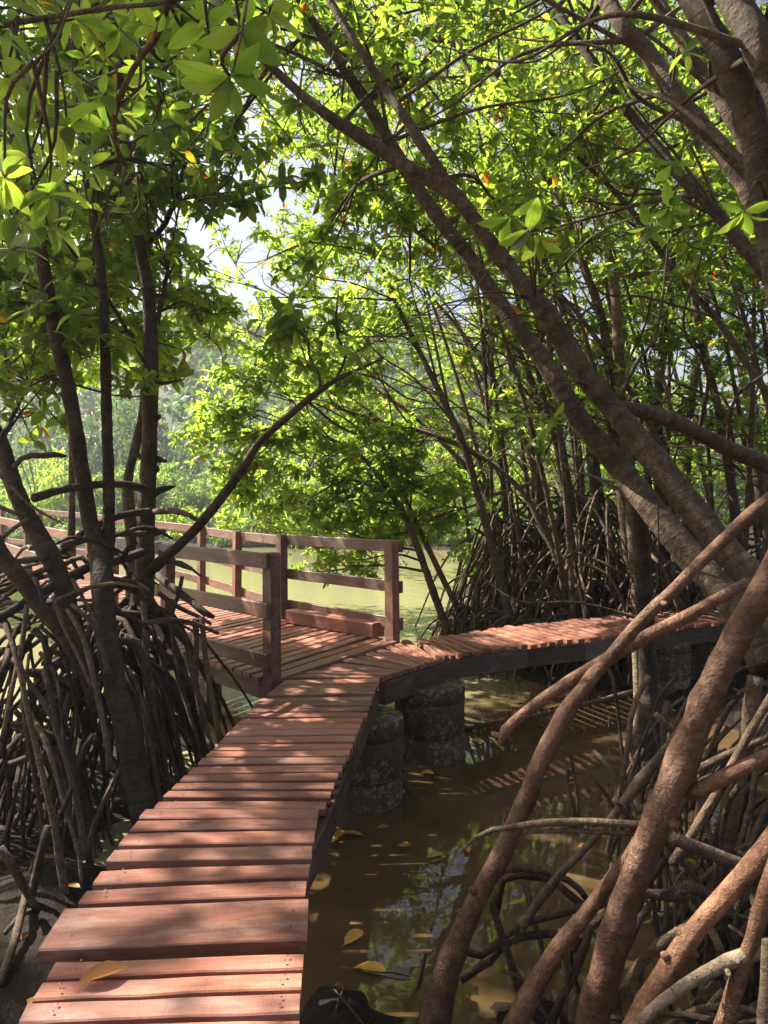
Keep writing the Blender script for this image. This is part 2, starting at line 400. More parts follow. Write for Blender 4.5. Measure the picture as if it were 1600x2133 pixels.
def ground_z(x, y):
    z = np.full_like(x, -1.25)
    def mound(cx, cy, r, top, soft=.9):
        nonlocal z
        an = np.arctan2(y - cy, x - cx); d = np.hypot(x - cx, y - cy) * (1 + .16 * np.sin(an * 3 + cx * 5) + .1 * np.sin(an * 7 + cy * 3)) + .05 * np.sin(x * 11) * np.sin(y * 13); z = np.maximum(z, -1.25 + (top + 1.25) * (1 - smooth(r - soft, r + soft, d)))
    mound(-3.4, 5.6, 2.3, -.78); mound(-2.6, 3.3, 1.9, -.76); mound(-6.5, 6, 3, -.75, 1.2); mound(-1.4, 1.5, 1.6, -.74)
    mound(2.2, 3.1, 1.15, -.78, .5); mound(3.6, 4.2, 1.7, -.74, .6); mound(-.2, 3.2, .50, -.825, .45); mound(.6, 3.3, .36, -.82, .3); mound(-.1, 2.6, .5, -.80, .3); mound(0.2, 1.2, 1.4, -.78)
    mound(4.5, 8.3, 1.7, -.78, .6); mound(3.4, 12.2, 3.0, -.76, .9); mound(8, 11, 5, -.7, 1.5); mound(9, 5, 4, -.7, 1.2); mound(6, 18, 5.2, -.72, 1.5)
    z = z + .035 * np.sin(x * 3.1 + y * 1.7) * np.cos(y * 2.6 - x) + .02 * np.sin(x * 7.3 - y * 5.1) + .012 * np.sin(x * 17 + y * 13) + .008 * np.sin(x * 31 - y * 23) * np.sin(y * 37 + x * 9)
    far = smooth(36.5, 41, y + .08 * x + 1.2 * np.sin(x * .35))
    z = z + far * 1.05 + smooth(42, 130, y) * 4 + smooth(-6, -30, y) * 1.2
    z = z + smooth(16, 30, np.abs(x) - smooth(16, 34, y) * 60) * 1.0
    return z

def grid_axis(lo, hi, c0, c1, fine, coarse):
    fine = fine * .62
    a = np.arange(c0, c1, fine); out = [a]
    l, s = c0, fine
    left = []
    while l > lo: s = min(s * 1.25, coarse); l -= s; left.append(l)
    r, s = c1, fine; right = [c1]
    while r < hi: s = min(s * 1.25, coarse); r += s; right.append(r)
    return np.concatenate([np.array(left[::-1]), a, np.array(right)])

gx = grid_axis(-190, 190, -7, 8, .12, 9); gy = grid_axis(-60, 300, .5, 14, .12, 9)
X, Y = np.meshgrid(gx, gy); Z = ground_z(X, Y)
ii = np.arange(X.size).reshape(X.shape)
Q = np.stack([ii[:-1, :-1], ii[:-1, 1:], ii[1:, 1:], ii[1:, :-1]], -1).reshape(-1, 4)
tag(obj('ground', mesh_arrays('ground', np.stack([X, Y, Z], -1).reshape(-1, 3), quads=Q), M['mud']), kind='structure')

wx = np.linspace(-180, 180, 25); wy = np.linspace(-55, 120, 25); X, Y = np.meshgrid(wx, wy)
ii = np.arange(X.size).reshape(X.shape); Q = np.stack([ii[:-1, :-1], ii[:-1, 1:], ii[1:, 1:], ii[1:, :-1]], -1).reshape(-1, 4)
tag(obj('water', mesh_arrays('water', np.stack([X, Y, np.full_like(X, WATER_Z)], -1).reshape(-1, 3), quads=Q), M['water']), kind='structure')

def hill_z(x, y):
    return -1 + 26 * np.exp(-((x + 22) / 60) ** 2) * smooth(52, 110, y) + 2.2 * np.sin(x * .11) * np.sin(y * .07) * smooth(52, 80, y)
hx = np.linspace(-140, 110, 60); hy = np.linspace(50, 190, 40); X, Y = np.meshgrid(hx, hy)
ii = np.arange(X.size).reshape(X.shape); Q = np.stack([ii[:-1, :-1], ii[:-1, 1:], ii[1:, 1:], ii[1:, :-1]], -1).reshape(-1, 4)
hillmat = plain('hill_undergrowth', (.035, .05, .02), .9)
tag(obj('hill', mesh_arrays('hill', np.stack([X, Y, hill_z(X, Y)], -1).reshape(-1, 3), quads=Q), hillmat), kind='structure')

# ------------------------------------------------------------------ leaves
def leaf_tmpl(kind):
    if kind == 'hi': st = [(-.14, .03), (0, .06), (.14, .62), (.38, .98), (.62, .96), (.85, .55), (1.0, .0)]
    elif kind == 'mid': st = [(-.1, .04), (.3, .95), (.68, .92), (1, 0)]
    else: st = [(-.08, 0), (.45, 1), (1, 0)]
    hw = .225
    V = []; T = []
    rows = []
    for x, w in st:
        z = -.16 * max(x, 0) ** 2
        if w == 0: V.append((x, 0, z)); rows.append((len(V) - 1,) * 3)
        else:
            b = len(V); V += [(x, -w * hw, z + .07 * w), (x, 0, z), (x, w * hw, z + .07 * w)]; rows.append((b, b + 1, b + 2))
    for (a0, a1, a2), (b0, b1, b2) in zip(rows, rows[1:]):
        for p, q, r, s in ((a0, a1, b1, b0), (a1, a2, b2, b1)):
            if p != q: T.append((p, q, r))
            if r != s: T.append((p, r, s))
    return np.array(V), np.array(T)
TM = {k: leaf_tmpl(k) for k in ('hi', 'mid', 'lo')}

def rosette_leaves(C, A, L, rng, nmin=6, nmax=9):
    """leaf frames (base, direction, normal, length) of whorls at C with axes A and leaf length L"""
    k = rng.integers(nmin, nmax + 1, len(C)); idx = np.repeat(np.arange(len(C)), k)
    j = np.concatenate([np.arange(q) for q in k]) if len(k) else np.zeros(0)
    a = A[idx]; u = np.cross(a, np.array([.21, .37, .9])); u /= np.maximum(np.linalg.norm(u, axis=1), 1e-6)[:, None]; v = np.cross(a, u)
    phi = j * 2.39996 + rng.uniform(0, 6.28, len(C))[idx] + rng.normal(0, .25, len(idx))
    e = np.radians(50 - 72 * (j / np.maximum(k[idx] - 1, 1)) + rng.normal(0, 14, len(idx)))
    d = np.cos(e)[:, None] * (np.cos(phi)[:, None] * u + np.sin(phi)[:, None] * v) + np.sin(e)[:, None] * a
    d[:, 2] -= .34; d /= np.linalg.norm(d, axis=1)[:, None]
    n = a - d * np.sum(a * d, axis=1)[:, None] + .25 * rng.standard_normal(d.shape)
    n -= d * np.sum(n * d, axis=1)[:, None]; n /= np.maximum(np.linalg.norm(n, axis=1), 1e-6)[:, None]
    ln = L[idx] * rng.uniform(.7, 1.18, len(idx))
    return C[idx] + .01 * d, d, n, ln

def leaf_mesh_arrays(B, D, Nn, L, tm):
    tv, tt = TM[tm]; s = np.cross(Nn, D)
    V = B[:, None] + L[:, None, None] * (tv[None, :, 0, None] * D[:, None] + tv[None, :, 1, None] * s[:, None] + tv[None, :, 2, None] * Nn[:, None])
    T = (tt[None] + (np.arange(len(B)) * len(tv))[:, None, None]).reshape(-1, 3)
    return V.reshape(-1, 3), T

_lv, _lt = TM['hi']
LEAF_SHAPES = []
for q, (bend, wid) in enumerate(((1, 1), (1.8, .9), (.3, 1.12), (2.6, 1.0))):
    v = _lv.copy(); v[:, 2] = np.where(np.abs(v[:, 1]) > 1e-5, v[:, 2], v[:, 2]); v[:, 2] = v[:, 2] + (1 - bend) * .16 * np.maximum(v[:, 0], 0) ** 2; v[:, 1] *= wid
    v[:, 1] += .03 * math.sin(q * 2.1) * v[:, 0] ** 2
    LEAF_SHAPES.append(mesh_arrays('leaf', v, tris=_lt))
LEAF_MESH = {}
def leaf_object(parent, org, b, d, n, l, matkey, i):
    key = (matkey, i % 4)
    if key not in LEAF_MESH:
        me = LEAF_SHAPES[i % 4].copy(); me.materials.append(M[matkey + '_near']); LEAF_MESH[key] = me
    o = bpy.data.objects.new('leaf', LEAF_MESH[key]); COL.objects.link(o); o.parent = parent
    s = np.cross(n, d)
    o.matrix_basis = Matrix(((d[0] * l, s[0] * l, n[0] * l, b[0] - org[0]), (d[1] * l, s[1] * l, n[1] * l, b[1] - org[1]), (d[2] * l, s[2] * l, n[2] * l, b[2] - org[2]), (0, 0, 0, 1)))
    return o

def px_of(p):
    return 800 + F * p[:, 0] / p[:, 1], 1050 - F * (p[:, 2] - EYE) / p[:, 1]

WELLS = []                      # canopy openings cut along rays to let sun or sky through (x, y, z, radius)
def open_to_sun(c):
    """mask of points that do not stand in one of the openings cut for sun or sky"""
    keep = np.ones(len(c), bool); s0 = np.array(SUN)
    for x, y, z, r, *e in WELLS:
        sv = np.array(e) if e else s0
        d = c - (x, y, z); a = d @ sv; q = np.einsum('ij,ij->i', d, d) - a * a
        keep &= ~((a > .25) & (q < r * r))
    return keep

TREES = []
class Tree:
    """thing > trunk, branch, root, twigs (stuff), foliage (stuff), leaf"""
    def __init__(s, name, label, cat, base, bark='bark', group=None, seed=None, leafmat='leaf'):
        s.rng = np.random.default_rng(len(TREES) + 100 if seed is None else seed)
        s.org = np.array(base, float); s.bark = bark; s.leafmat = leafmat
        s.o = thing(name, label, cat, s.org, group); s.axes = []; s.LF = []; s.tw = MB(); TREES.append(s)
    def part(s, name, mb_or_arrays, mat=None, smooth=True, kind=None, label=None):
        m = mb_or_arrays
        if not isinstance(m, MB): q = MB(); q.add(*m); m = q
        me = m.mesh(name, s.org, smooth)
        if not isinstance(mb_or_arrays, MB) and ALONG[0] is not None and len(ALONG[0]) == len(me.vertices):
            me.attributes.new('along', 'FLOAT', 'POINT').data.foreach_set('value', (ALONG[0] + s.rng.uniform(0, 50)).astype(np.float32))
        o = obj(name, me, M[mat or s.bark], s.o)
        if kind: o['kind'] = kind
        if label: o['label'] = label
        return o
    def stem(s, pix, mat=None, name='trunk', sides=12, knots=.16, attach=True, lump=.035, label=None):
        """pix rows: (px, py, depth, width in px)"""
        pts = np.array([P(a, b, c) for a, b, c, w in pix]); q = np.array(pix, float)
        g = np.gradient(q[:, :2], axis=0); cs = np.max(np.abs(g), axis=1) / np.maximum(np.linalg.norm(g, axis=1), 1e-6)   # widths were read along rows or columns
        r = q[:, 3] / 2 * q[:, 2] / F * cs
        return s.stem3(pts, r, mat, name, sides, knots, attach, lump, label)
    def stem3(s, pts, r, mat=None, name='trunk', sides=12, knots=.16, attach=True, lump=.035, label=None):
        pts = np.asarray(pts, float); L = np.sum(np.linalg.norm(np.diff(pts, axis=0), axis=1))
        n = int(np.clip(L / .07, 6, 70)); r = np.asarray(r) * np.ones(len(pts))
        o = s.part(name, tube(pts, r, sides, n, knots, s.rng, True, lump), mat, label=label)
        if attach: s.axes.append(spline(np.column_stack([pts, r]), max(8, n // 2)))
        return o
    def root(s, a, b, r0, arch=.35, mat=None, wig=.05, sides=7, out=.75, n=11):
        a = np.asarray(a, float); b = np.asarray(b, float); t = np.linspace(0, 1, 7)
        h = t ** out
        p = np.empty((7, 3)); p[:, :2] = a[:2] + (b[:2] - a[:2]) * h[:, None]
        p[:, 2] = a[2] + (b[2] - a[2]) * t ** s.rng.uniform(1.0, 1.7) + arch * np.sin(math.pi * t) * (1 - t) * .6
        p[1:-1] += s.rng.normal(0, wig, (5, 3)) * (.25, .25, .25)
        r = r0 * (1.05 - .35 * t) * s.rng.uniform(.9, 1.1, 7)
        return s.part('root', tube(p, r, sides, n, .12, s.rng), mat)
    def blob(s, c, rad, n, leaf=.11, leafmat=None, hang=.0, limb=True, up=.65):
        """a mass of foliage round c: a limb from the nearest wood, side branches, twigs and whorls of leaves"""
        rng = s.rng; c = np.asarray(c, float); rad = np.asarray(rad, float) * np.ones(3)
        ax = np.concatenate(s.axes) if s.axes else None
        if ax is not None and limb:
            dd = np.linalg.norm(ax[:, :3] - c, axis=1) + .7 * np.maximum(ax[:, 2] - c[2], 0); k = int(np.argmin(dd)); a = ax[k, :3]; ra = ax[k, 3]
        else: a = c + np.array([0, 0, -rad[2]]) + rng.normal(0, .2, 3); ra = .02
        m = (a + c) / 2 + rng.normal(0, .12, 3) * np.linalg.norm(c - a) + np.array([0, 0, .12 * np.linalg.norm(c - a)])
        e = c + (c - a) / max(np.linalg.norm(c - a), .1) * rad * .55
        limb_r = min(ra * .6, .012 + .008 * np.linalg.norm(e - a))
        lp = spline(np.array([[*a, limb_r], [*m, limb_r * .7], [*c, limb_r * .5], [*e, limb_r * .25]]), 14)
        s.part('branch', tube(lp[:, :3], lp[:, 3], 6, 14, .1, rng))
        nsub = max(3, int(n / 7)); C = []; A = []
        for q in range(nsub):
            st = lp[rng.integers(4, 14), :3]
            d = rng.standard_normal(3); d /= np.linalg.norm(d)
            tgt = c + d * rad * rng.uniform(.45, 1.0) ** .5
            md = (st + tgt) / 2 + rng.normal(0, .10, 3) * rad - np.array([0, 0, hang * .1])
            sp = spline(np.array([st, md, tgt]), 7)
            s.tw.add(*tube(sp, np.linspace(.011, .004, 7), 4, 7, 0, rng, False))
            k = max(1, int(n / nsub)); tt = rng.uniform(.3, 1, k); tt[0] = 1
            f = tt * 6; i0 = np.minimum(f.astype(int), 5); base = sp[i0] + (sp[i0 + 1] - sp[i0]) * (f - i0)[:, None]
            off = rng.normal(0, 1, (k, 3)); off /= np.linalg.norm(off, axis=1)[:, None]; off[:, 2] = np.abs(off[:, 2]) * .7 - hang * .5
            off *= rng.uniform(.08, .30, k)[:, None]; off[0] *= .1
            pos = base + off
            dirn = off / np.maximum(np.linalg.norm(off, axis=1), 1e-6)[:, None] * .6 + np.array([0, 0, up]) + (sp[-1] - sp[0]) / max(np.linalg.norm(sp[-1] - sp[0]), .1) * .45 + rng.normal(0, .3, (k, 3))
            dirn /= np.linalg.norm(dirn, axis=1)[:, None]
            C.append(pos); A.append(dirn); s._prisms(base, pos, .0035)
        C = np.concatenate(C); A = np.concatenate(A)
        s.LF.append((*rosette_leaves(C, A, leaf * rng.uniform(.8, 1.15, len(C)), rng), leafmat or s.leafmat))
    def _prisms(s, a, b, r):
        d = b - a; n = len(a); u = np.cross(d, np.array([.3, .5, .81])); u /= np.maximum(np.linalg.norm(u, axis=1), 1e-6)[:, None]
        v = np.cross(d, u); v /= np.maximum(np.linalg.norm(v, axis=1), 1e-6)[:, None]
        V = np.stack([a + r * u, a + r * (-.5 * u + .87 * v), a + r * (-.5 * u - .87 * v), b + .6 * r * u, b + .6 * r * (-.5 * u + .87 * v), b + .6 * r * (-.5 * u - .87 * v)], 1)
        q = np.array([(0, 1, 4, 3), (1, 2, 5, 4), (2, 0, 3, 5)])
        s.tw.add(V.reshape(-1, 3), (q[None] + (np.arange(n) * 6)[:, None, None]).reshape(-1, 4))
    def whorls(s, C, A, L, leafmat=None, nmin=6, nmax=9):
        C = np.asarray(C, float); A = np.asarray(A, float); A = A / np.linalg.norm(A, axis=1)[:, None]
        s.LF.append((*rosette_leaves(C, A, np.asarray(L, float) * np.ones(len(C)), s.rng, nmin, nmax), leafmat or s.leafmat))
    def done(s, nparts=0):
        if s.tw.n: s.part('twigs', s.tw, kind='stuff')
        bym = {}
        for b, d, n, l, m in s.LF: bym.setdefault(m, []).append((b, d, n, l))
        left = nparts; tot = sum(len(x[0]) for x in s.LF); first = True
        for m, lst in bym.items():
            b, d, n, l = (np.concatenate([x[i] for x in lst]) for i in range(4))
            w = open_to_sun(b + d * l[:, None] * .5); b, d, n, l = b[w], d[w], n[w], l[w]
            if nparts:
                px, py = px_of(b); ok = (b[:, 1] > .5) & (px > -20) & (px < 1620) & (py > -20) & (py < 2140)
                size = np.where(ok, l / np.maximum(b[:, 1], .3), 0)
                k = min(int(round(nparts * len(b) / tot)) or 1, int(ok.sum()), len(b)); sel = np.argsort(-size)[:k]
                for i, q in enumerate(sel): leaf_object(s.o, s.org, b[q], d[q], n[q], l[q], m, i)
                keep = np.ones(len(b), bool); keep[sel] = False; b, d, n, l = b[keep], d[keep], n[keep], l[keep]
            if len(b) == 0: continue
            mb = MB(); dist = np.linalg.norm(b - np.array([0, 0, EYE]), axis=1)
            for tm, lo, hi in (('hi', 0, 4.2), ('mid', 4.2, 12), ('lo', 12, 1e9)):
                w = (dist >= lo) & (dist < hi)
                if w.any():
                    V, T = leaf_mesh_arrays(b[w], d[w], n[w], l[w], tm); mb.add(V, None, T)
            s.part('foliage', mb, m, True, 'stuff')
# ------------------------------------------------------------------ boardwalk
def plank(parent, org, lb, lf, rf, rb, th=.042, mat='wood', z=0.0, name='plank', rng=RNG):
    """board between four top corners (xy): left-back, left-front, right-front, right-back"""
    lb, lf, rf, rb = (np.asarray(q, float)[:2] for q in (lb, lf, rf, rb))
    cl, cr = (lb + lf) / 2, (rb + rf) / 2; c = (cl + cr) / 2
    ex = cr - cl; L = np.linalg.norm(ex); ex /= L; ey = np.array([-ex[1], ex[0]])
    loc = lambda q: np.array([(q - c).dot(ex), (q - c).dot(ey)])
    lb, lf, rf, rb = map(loc, (lb, lf, rf, rb)); n = 6; ch = .0045
    V = []
    wf, wb = rng.normal(0, .0022, n), rng.normal(0, .0022, n); wz = np.cumsum(rng.normal(0, .0012, n)); wz -= wz.mean()
    for i in range(n):
        t = i / (n - 1); f = lf + (rf - lf) * t; b = lb + (rb - lb) * t; yf, yb = f[1] + wf[i], b[1] + wb[i]; xf, xb = f[0], b[0]; z0 = wz[i]
        e = ch * (1.0 if 0 < i < n - 1 else 1.3)
        for x, y, zz in ((xf, yf, -th + e), (xf, yf, -e), (xf, yf + e, 0), (xb, yb - e, 0), (xb, yb, -e), (xb, yb, -th + e), (xb, yb - e, -th), (xf, yf + e, -th)): V.append((x, y, zz + z0))
    idx = np.arange(n * 8).reshape(n, 8); nx = np.roll(idx, -1, 1)
    Q = np.stack([idx[:-1], idx[1:], nx[1:], nx[:-1]], -1).reshape(-1, 4).tolist()
    for k, s in ((0, 1), (n - 1, -1)):
        r = idx[k]; q = [(r[0], r[1], r[4], r[5]), (r[1], r[2], r[3], r[4]), (r[0], r[5], r[6], r[7])]
        Q += q if s == 1 else [tuple(reversed(w)) for w in q]
    o = obj(name, mesh_arrays(name, V, quads=Q, smooth=False), M[mat], parent)
    o.location = (c[0] - org[0], c[1] - org[1], z - org[2]); o.rotation_euler = (rng.normal(0, .004), rng.normal(0, .003), math.atan2(ex[1], ex[0]))
    return o

def beam(parent, org, p, q, w, h, ztop, mat='wood_dark', name='beam', chf=.006):
    """squared timber from p to q (xyz of the top centre line; ztop added)"""
    p = np.asarray(p, float); q = np.asarray(q, float)
    if len(p) == 2: p = np.append(p, 0.); q = np.append(q, 0.)
    ex = q - p; L = np.linalg.norm(ex); ex /= L; ey = np.cross((0, 0, 1), ex); ey /= np.linalg.norm(ey); ez = np.cross(ex, ey)
    a, b = w / 2, h; V = []; n = 4
    for i in range(n):
        x = -L / 2 + L * i / (n - 1); j = RNG.normal(0, .0015, 2)
        for y, z in ((-a, -b + chf), (-a, -chf), (-a + chf, 0), (a - chf, 0), (a, -chf), (a, -b + chf), (a - chf, -b), (-a + chf, -b)): V.append((x, y + j[0], z + j[1]))
    idx = np.arange(n * 8).reshape(n, 8); nx = np.roll(idx, -1, 1)
    Q = np.stack([idx[:-1], idx[1:], nx[1:], nx[:-1]], -1).reshape(-1, 4).tolist()
    for k, s in ((0, 1), (n - 1, -1)):
        r = idx[k]; qd = [(r[0], r[1], r[4], r[5]), (r[1], r[2], r[3], r[4]), (r[0], r[5], r[6], r[7])]
        Q += qd if s == 1 else [tuple(reversed(w_)) for w_ in qd]
    o = obj(name, mesh_arrays(name, V, quads=Q, smooth=False), M[mat], parent)
    c = (p + q) / 2 + np.array([0, 0, ztop]) - (np.asarray(org) if parent else 0)
    R = Matrix((ex, ey, ez)).transposed().to_4x4()
    o.matrix_basis = Matrix.Translation(c) @ R
    return o

def poly_at(pts, t):
    """point at fraction t of the vertex index range of a polyline"""
    pts = np.asarray(pts, float); f = t * (len(pts) - 1); i = min(int(f), len(pts) - 2); return pts[i] + (pts[i + 1] - pts[i]) * (f - i)

def poly_len(pts, t):
    pts = np.asarray(pts, float)[:, :2]; s = np.concatenate([[0], np.cumsum(np.linalg.norm(np.diff(pts, axis=0), axis=1))]); x = t * s[-1]
    i = min(np.searchsorted(s, x, side='right') - 1, len(pts) - 2); return pts[i] + (pts[i + 1] - pts[i]) * ((x - s[i]) / (s[i + 1] - s[i]))

org = np.array([-.3, 3.5, 0.])
walk = thing('boardwalk', 'narrow reddish plank boardwalk bending over the water between the mangroves', 'boardwalk', org)
# top corners of the near planks, read off the photograph and laid on the deck plane (zoomed reading: x/2, 1333 + y/2)
NEAR = [((112,1608),(40,1690),(1243,1650),(1248,1580)),((118,1510),(78,1592),(1247,1545),(1252,1465)),((180,1420),(135,1492),(1255,1445),(1258,1380)),((235,1335),(195,1402),(1262,1362),(1266,1302)),((272,1128),(160,1298),(1280,1250),(1285,1080)),
 ((365,1040),(325,1095),(1272,1058),(1278,995)),((425,955),(385,1012),(1285,975),(1292,922)),((480,872),(442,920),(1300,905),(1300,853)),((530,805),(494,852),(1310,838),(1312,790)),
 ((575,748),(542,787),(1318,785),(1322,745)),((610,703),(578,740),(1322,740),(1330,700)),((662,670),(640,700),(1355,697),(1362,668)),((705,632),(680,655),(1375,655),(1380,630)),
 ((738,598),(715,622),(1390,617),(1395,595)),((770,563),(750,588),(1407,582),(1410,553)),((805,528),(783,555),(1425,545),(1428,520)),((845,492),(825,517),(1440,513),(1443,490)),
 ((880,462),(858,482),(1455,480),(1458,458)),((910,432),(888,453),(1468,452),(1470,430)),((935,402),(915,425),(1480,419),(1482,397)),((960,375),(940,398),(1490,391),(1492,370)),
 ((985,350),(965,371),(1500,364),(1502,345)),((1010,327),(990,346),(1510,339),(1512,320)),((1030,305),(1010,322),(1530,315),(1533,299)),((1055,282),(1035,300),(1535,293),(1537,277)),
 ((1075,260),(1055,278),(1545,271),(1547,254)),((1095,240),(1075,256),(1550,250),(1552,234)),((1140,206),(1112,236),(1560,226),(1567,200)),((1158,190),(1142,203),(1572,196),(1576,182)),((1186,166),(1164,185),(1578,176),(1582,158))]
zc = lambda q: G(q[0] / 2, 1333 + q[1] / 2)
for k, q in enumerate(NEAR):
    thk = .042 if k != 4 else .05
    plank(walk, org, *[zc(w) for w in q], th=thk, z=RNG.normal(0, .0025) + (.006 if k in (4, 27) else 0))
for k in range(7):                                    # boards between the frame's lower edge and the camera's feet
    y = 1.90 - k * .135
    plank(walk, org, (-1.06, y + .05), (-1.08, y - .05), (-.255, y - .045), (-.25, y + .05))
fo0, fo1, fi0, fi1 = G(597, 1413), G(852, 1329), G(794, 1410), G(912, 1374)
NF = 11
for k in range(NF):                                   # the fan of boards round the bend
    a, b = (k + .10) / NF, (k + .86) / NF
    plank(walk, org, fo0 + (fo1 - fo0) * b, fo0 + (fo1 - fo0) * a, fi0 + (fi1 - fi0) * a, fi0 + (fi1 - fi0) * b, z=RNG.normal(0, .003))
RF = [G(912, 1374), G(965, 1360), G(1100, 1342), G(1220, 1330), G(1330, 1315), G(1500, 1295), np.array([6.6, 10.35, 0]), np.array([9.2, 11.4, 0])]
RB_ = [G(866, 1330), G(898, 1328), G(1000, 1313), G(1100, 1299), G(1220, 1287), G(1390, 1267), np.array([6.2, 11.35, 0]), np.array([8.8, 12.4, 0])]
seg = [1, 5, 5, 5, 7, 9, 14, 16]
kk = 0
for i in range(len(RF) - 1):
    m = (4, 7, 6, 6, 9, 13, 15)[i]
    for k in range(m):
        a, b = (k + .14) / m, (k + .80) / m
        f0, f1 = RF[i] + (RF[i + 1] - RF[i]) * a, RF[i] + (RF[i + 1] - RF[i]) * b
        b0, b1 = RB_[i] + (RB_[i + 1] - RB_[i]) * a, RB_[i] + (RB_[i + 1] - RB_[i]) * b
        e0, e1 = RNG.normal(0, .02), RNG.normal(0, .025); d = (b0 - f0) / np.linalg.norm(b0 - f0)
        plank(walk, org, b0 + d * e1, f0 - d * e0, f1 - d * e0, b1 + d * e1, z=RNG.normal(0, .004), th=.045)
# stringers under the boards
def run(pts, w, h, zt, mat='wood_dark', name='beam'):
    for a, b in zip(pts, pts[1:]): beam(walk, org, a[:2], b[:2], w, h, zt, mat, name)
edgeR = [np.array([-.30, .9]), zc((1262, 1302))[:2] + (-.05, 0), zc((1300, 853))[:2] + (-.05, 0), zc((1340, 720))[:2] + (-.01, 0), zc((1470, 430))[:2] + (-.03, 0), zc((1576, 182))[:2] + (-.03, 0)]
edgeL = [np.array([-.95, .9]), zc((300, 1150))[:2] + (.14, 0), zc((600, 740))[:2] + (.15, 0), zc((910, 432))[:2] + (.14, 0), zc((1150, 190))[:2] + (.14, 0)]
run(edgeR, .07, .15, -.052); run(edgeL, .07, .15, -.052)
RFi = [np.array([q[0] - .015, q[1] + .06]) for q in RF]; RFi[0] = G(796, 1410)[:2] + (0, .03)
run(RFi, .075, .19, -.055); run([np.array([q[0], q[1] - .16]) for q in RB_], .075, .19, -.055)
nb = MB()
for k, q in enumerate(NEAR[:16]):                     # nail heads near both board ends
    for s in (0, 1):
        l, r = (zc(q[0]) + zc(q[1])) / 2, (zc(q[2]) + zc(q[3])) / 2
        e = l + (r - l) * (.09 + .01 * RNG.random() if s == 0 else .93); dv = (zc(q[0]) - zc(q[1])) * .22
        for g in (-1, 1):
            c = e + dv * g + RNG.normal(0, .006, 3) * (1, 1, 0)
            a = np.linspace(0, 6.283, 7)[:-1]
            nb.add([(c[0] + .005 * math.cos(t), c[1] + .005 * math.sin(t), .0085) for t in a] + [(c[0], c[1], .011)], None, [(j, (j + 1) % 6, 6) for j in range(6)])
o = obj('nails', nb.mesh('nails', org), M['nail'], walk); o['kind'] = 'stuff'

# ------------------------------------------------------------------ railed side platform leading off to the left over the channel
org = np.array([-.9, 6.1, 0.])
plat = thing('railed_platform', 'railed wooden side bridge running out over the pale green channel', 'footbridge', org)
P1, P2 = np.array([-.91, 6.05]), np.array([.08, 7.7])
NL = [P1, np.array([-2.2, 7.45]), np.array([-4.3, 10.1]), np.array([-7.2, 13.6]), np.array([-11.5, 17.8])]
FL = [P2, np.array([-1.30, 9.2]), np.array([-3.0, 11.9]), np.array([-6.5, 16.0]), np.array([-10.6, 20.2])]
rise = lambda t: .28 * smooth(.3, 1.0, np.float64(t))
n = 104
for k in range(n):
    a, b = (k + .08) / n, (k + .84) / n
    j = RNG.normal(0, .012, 2)
    na, nb_, fa, fb = poly_len(NL, a), poly_len(NL, b), poly_len(FL, a), poly_len(FL, b); d = (fa - na) / np.linalg.norm(fa - na)
    plank(plat, org, nb_ - d * (.05 + j[0]), na - d * (.05 + j[0]), fa + d * (.05 + j[1]), fb + d * (.05 + j[1]), z=rise((a + b) / 2) + RNG.normal(0, .003))
outN = lambda i: (lambda d: np.array([-d[1], d[0]]) * 1)((NL[min(i + 1, 4)] - NL[max(i - 1, 0)]) / np.linalg.norm(NL[min(i + 1, 4)] - NL[max(i - 1, 0)]))
outF = lambda i: (lambda d: np.array([d[1], -d[0]]) * 1)((FL[min(i + 1, 4)] - FL[max(i - 1, 0)]) / np.linalg.norm(FL[min(i + 1, 4)] - FL[max(i - 1, 0)]))

def post(p, ang, ht, z0, w=.118, d=.10, tilt=(0, 0)):
    a = w / 2; r = .028; prof = [(-a, 0), (a, 0), (a, ht - r)] + [(a - r + r * math.cos(t), ht - r + r * math.sin(t)) for t in np.linspace(.3, 1.57, 4)] + [(-a + r - r * math.sin(t), ht - r + r * math.cos(t)) for t in np.linspace(0, 1.27, 4)] + [(-a, ht - r)]
    V = [(x, -d / 2, z) for x, z in prof] + [(x, d / 2, z) for x, z in prof]; m = len(prof)
    Q = [(j, j + m, (j + 1) % m + m, (j + 1) % m) for j in range(m)]
    T = [(0, j, j + 1) for j in range(1, m - 1)] + [(m, m + j + 1, m + j) for j in range(1, m - 1)]
    o = obj('post', mesh_arrays('post', V, T, Q, False), M['wood_rail'], plat)
    o.location = (p[0] - org[0], p[1] - org[1], z0 - org[2]); o.rotation_euler = (tilt[0], tilt[1], ang)
    return o
def halves(L_):
    out = [L_[0], L_[1]]
    for a, b in zip(L_[1:], L_[2:]): out += [(a + b) / 2, b]
    return out
NLp, FLp = halves(NL), halves(FL); bolts = MB()
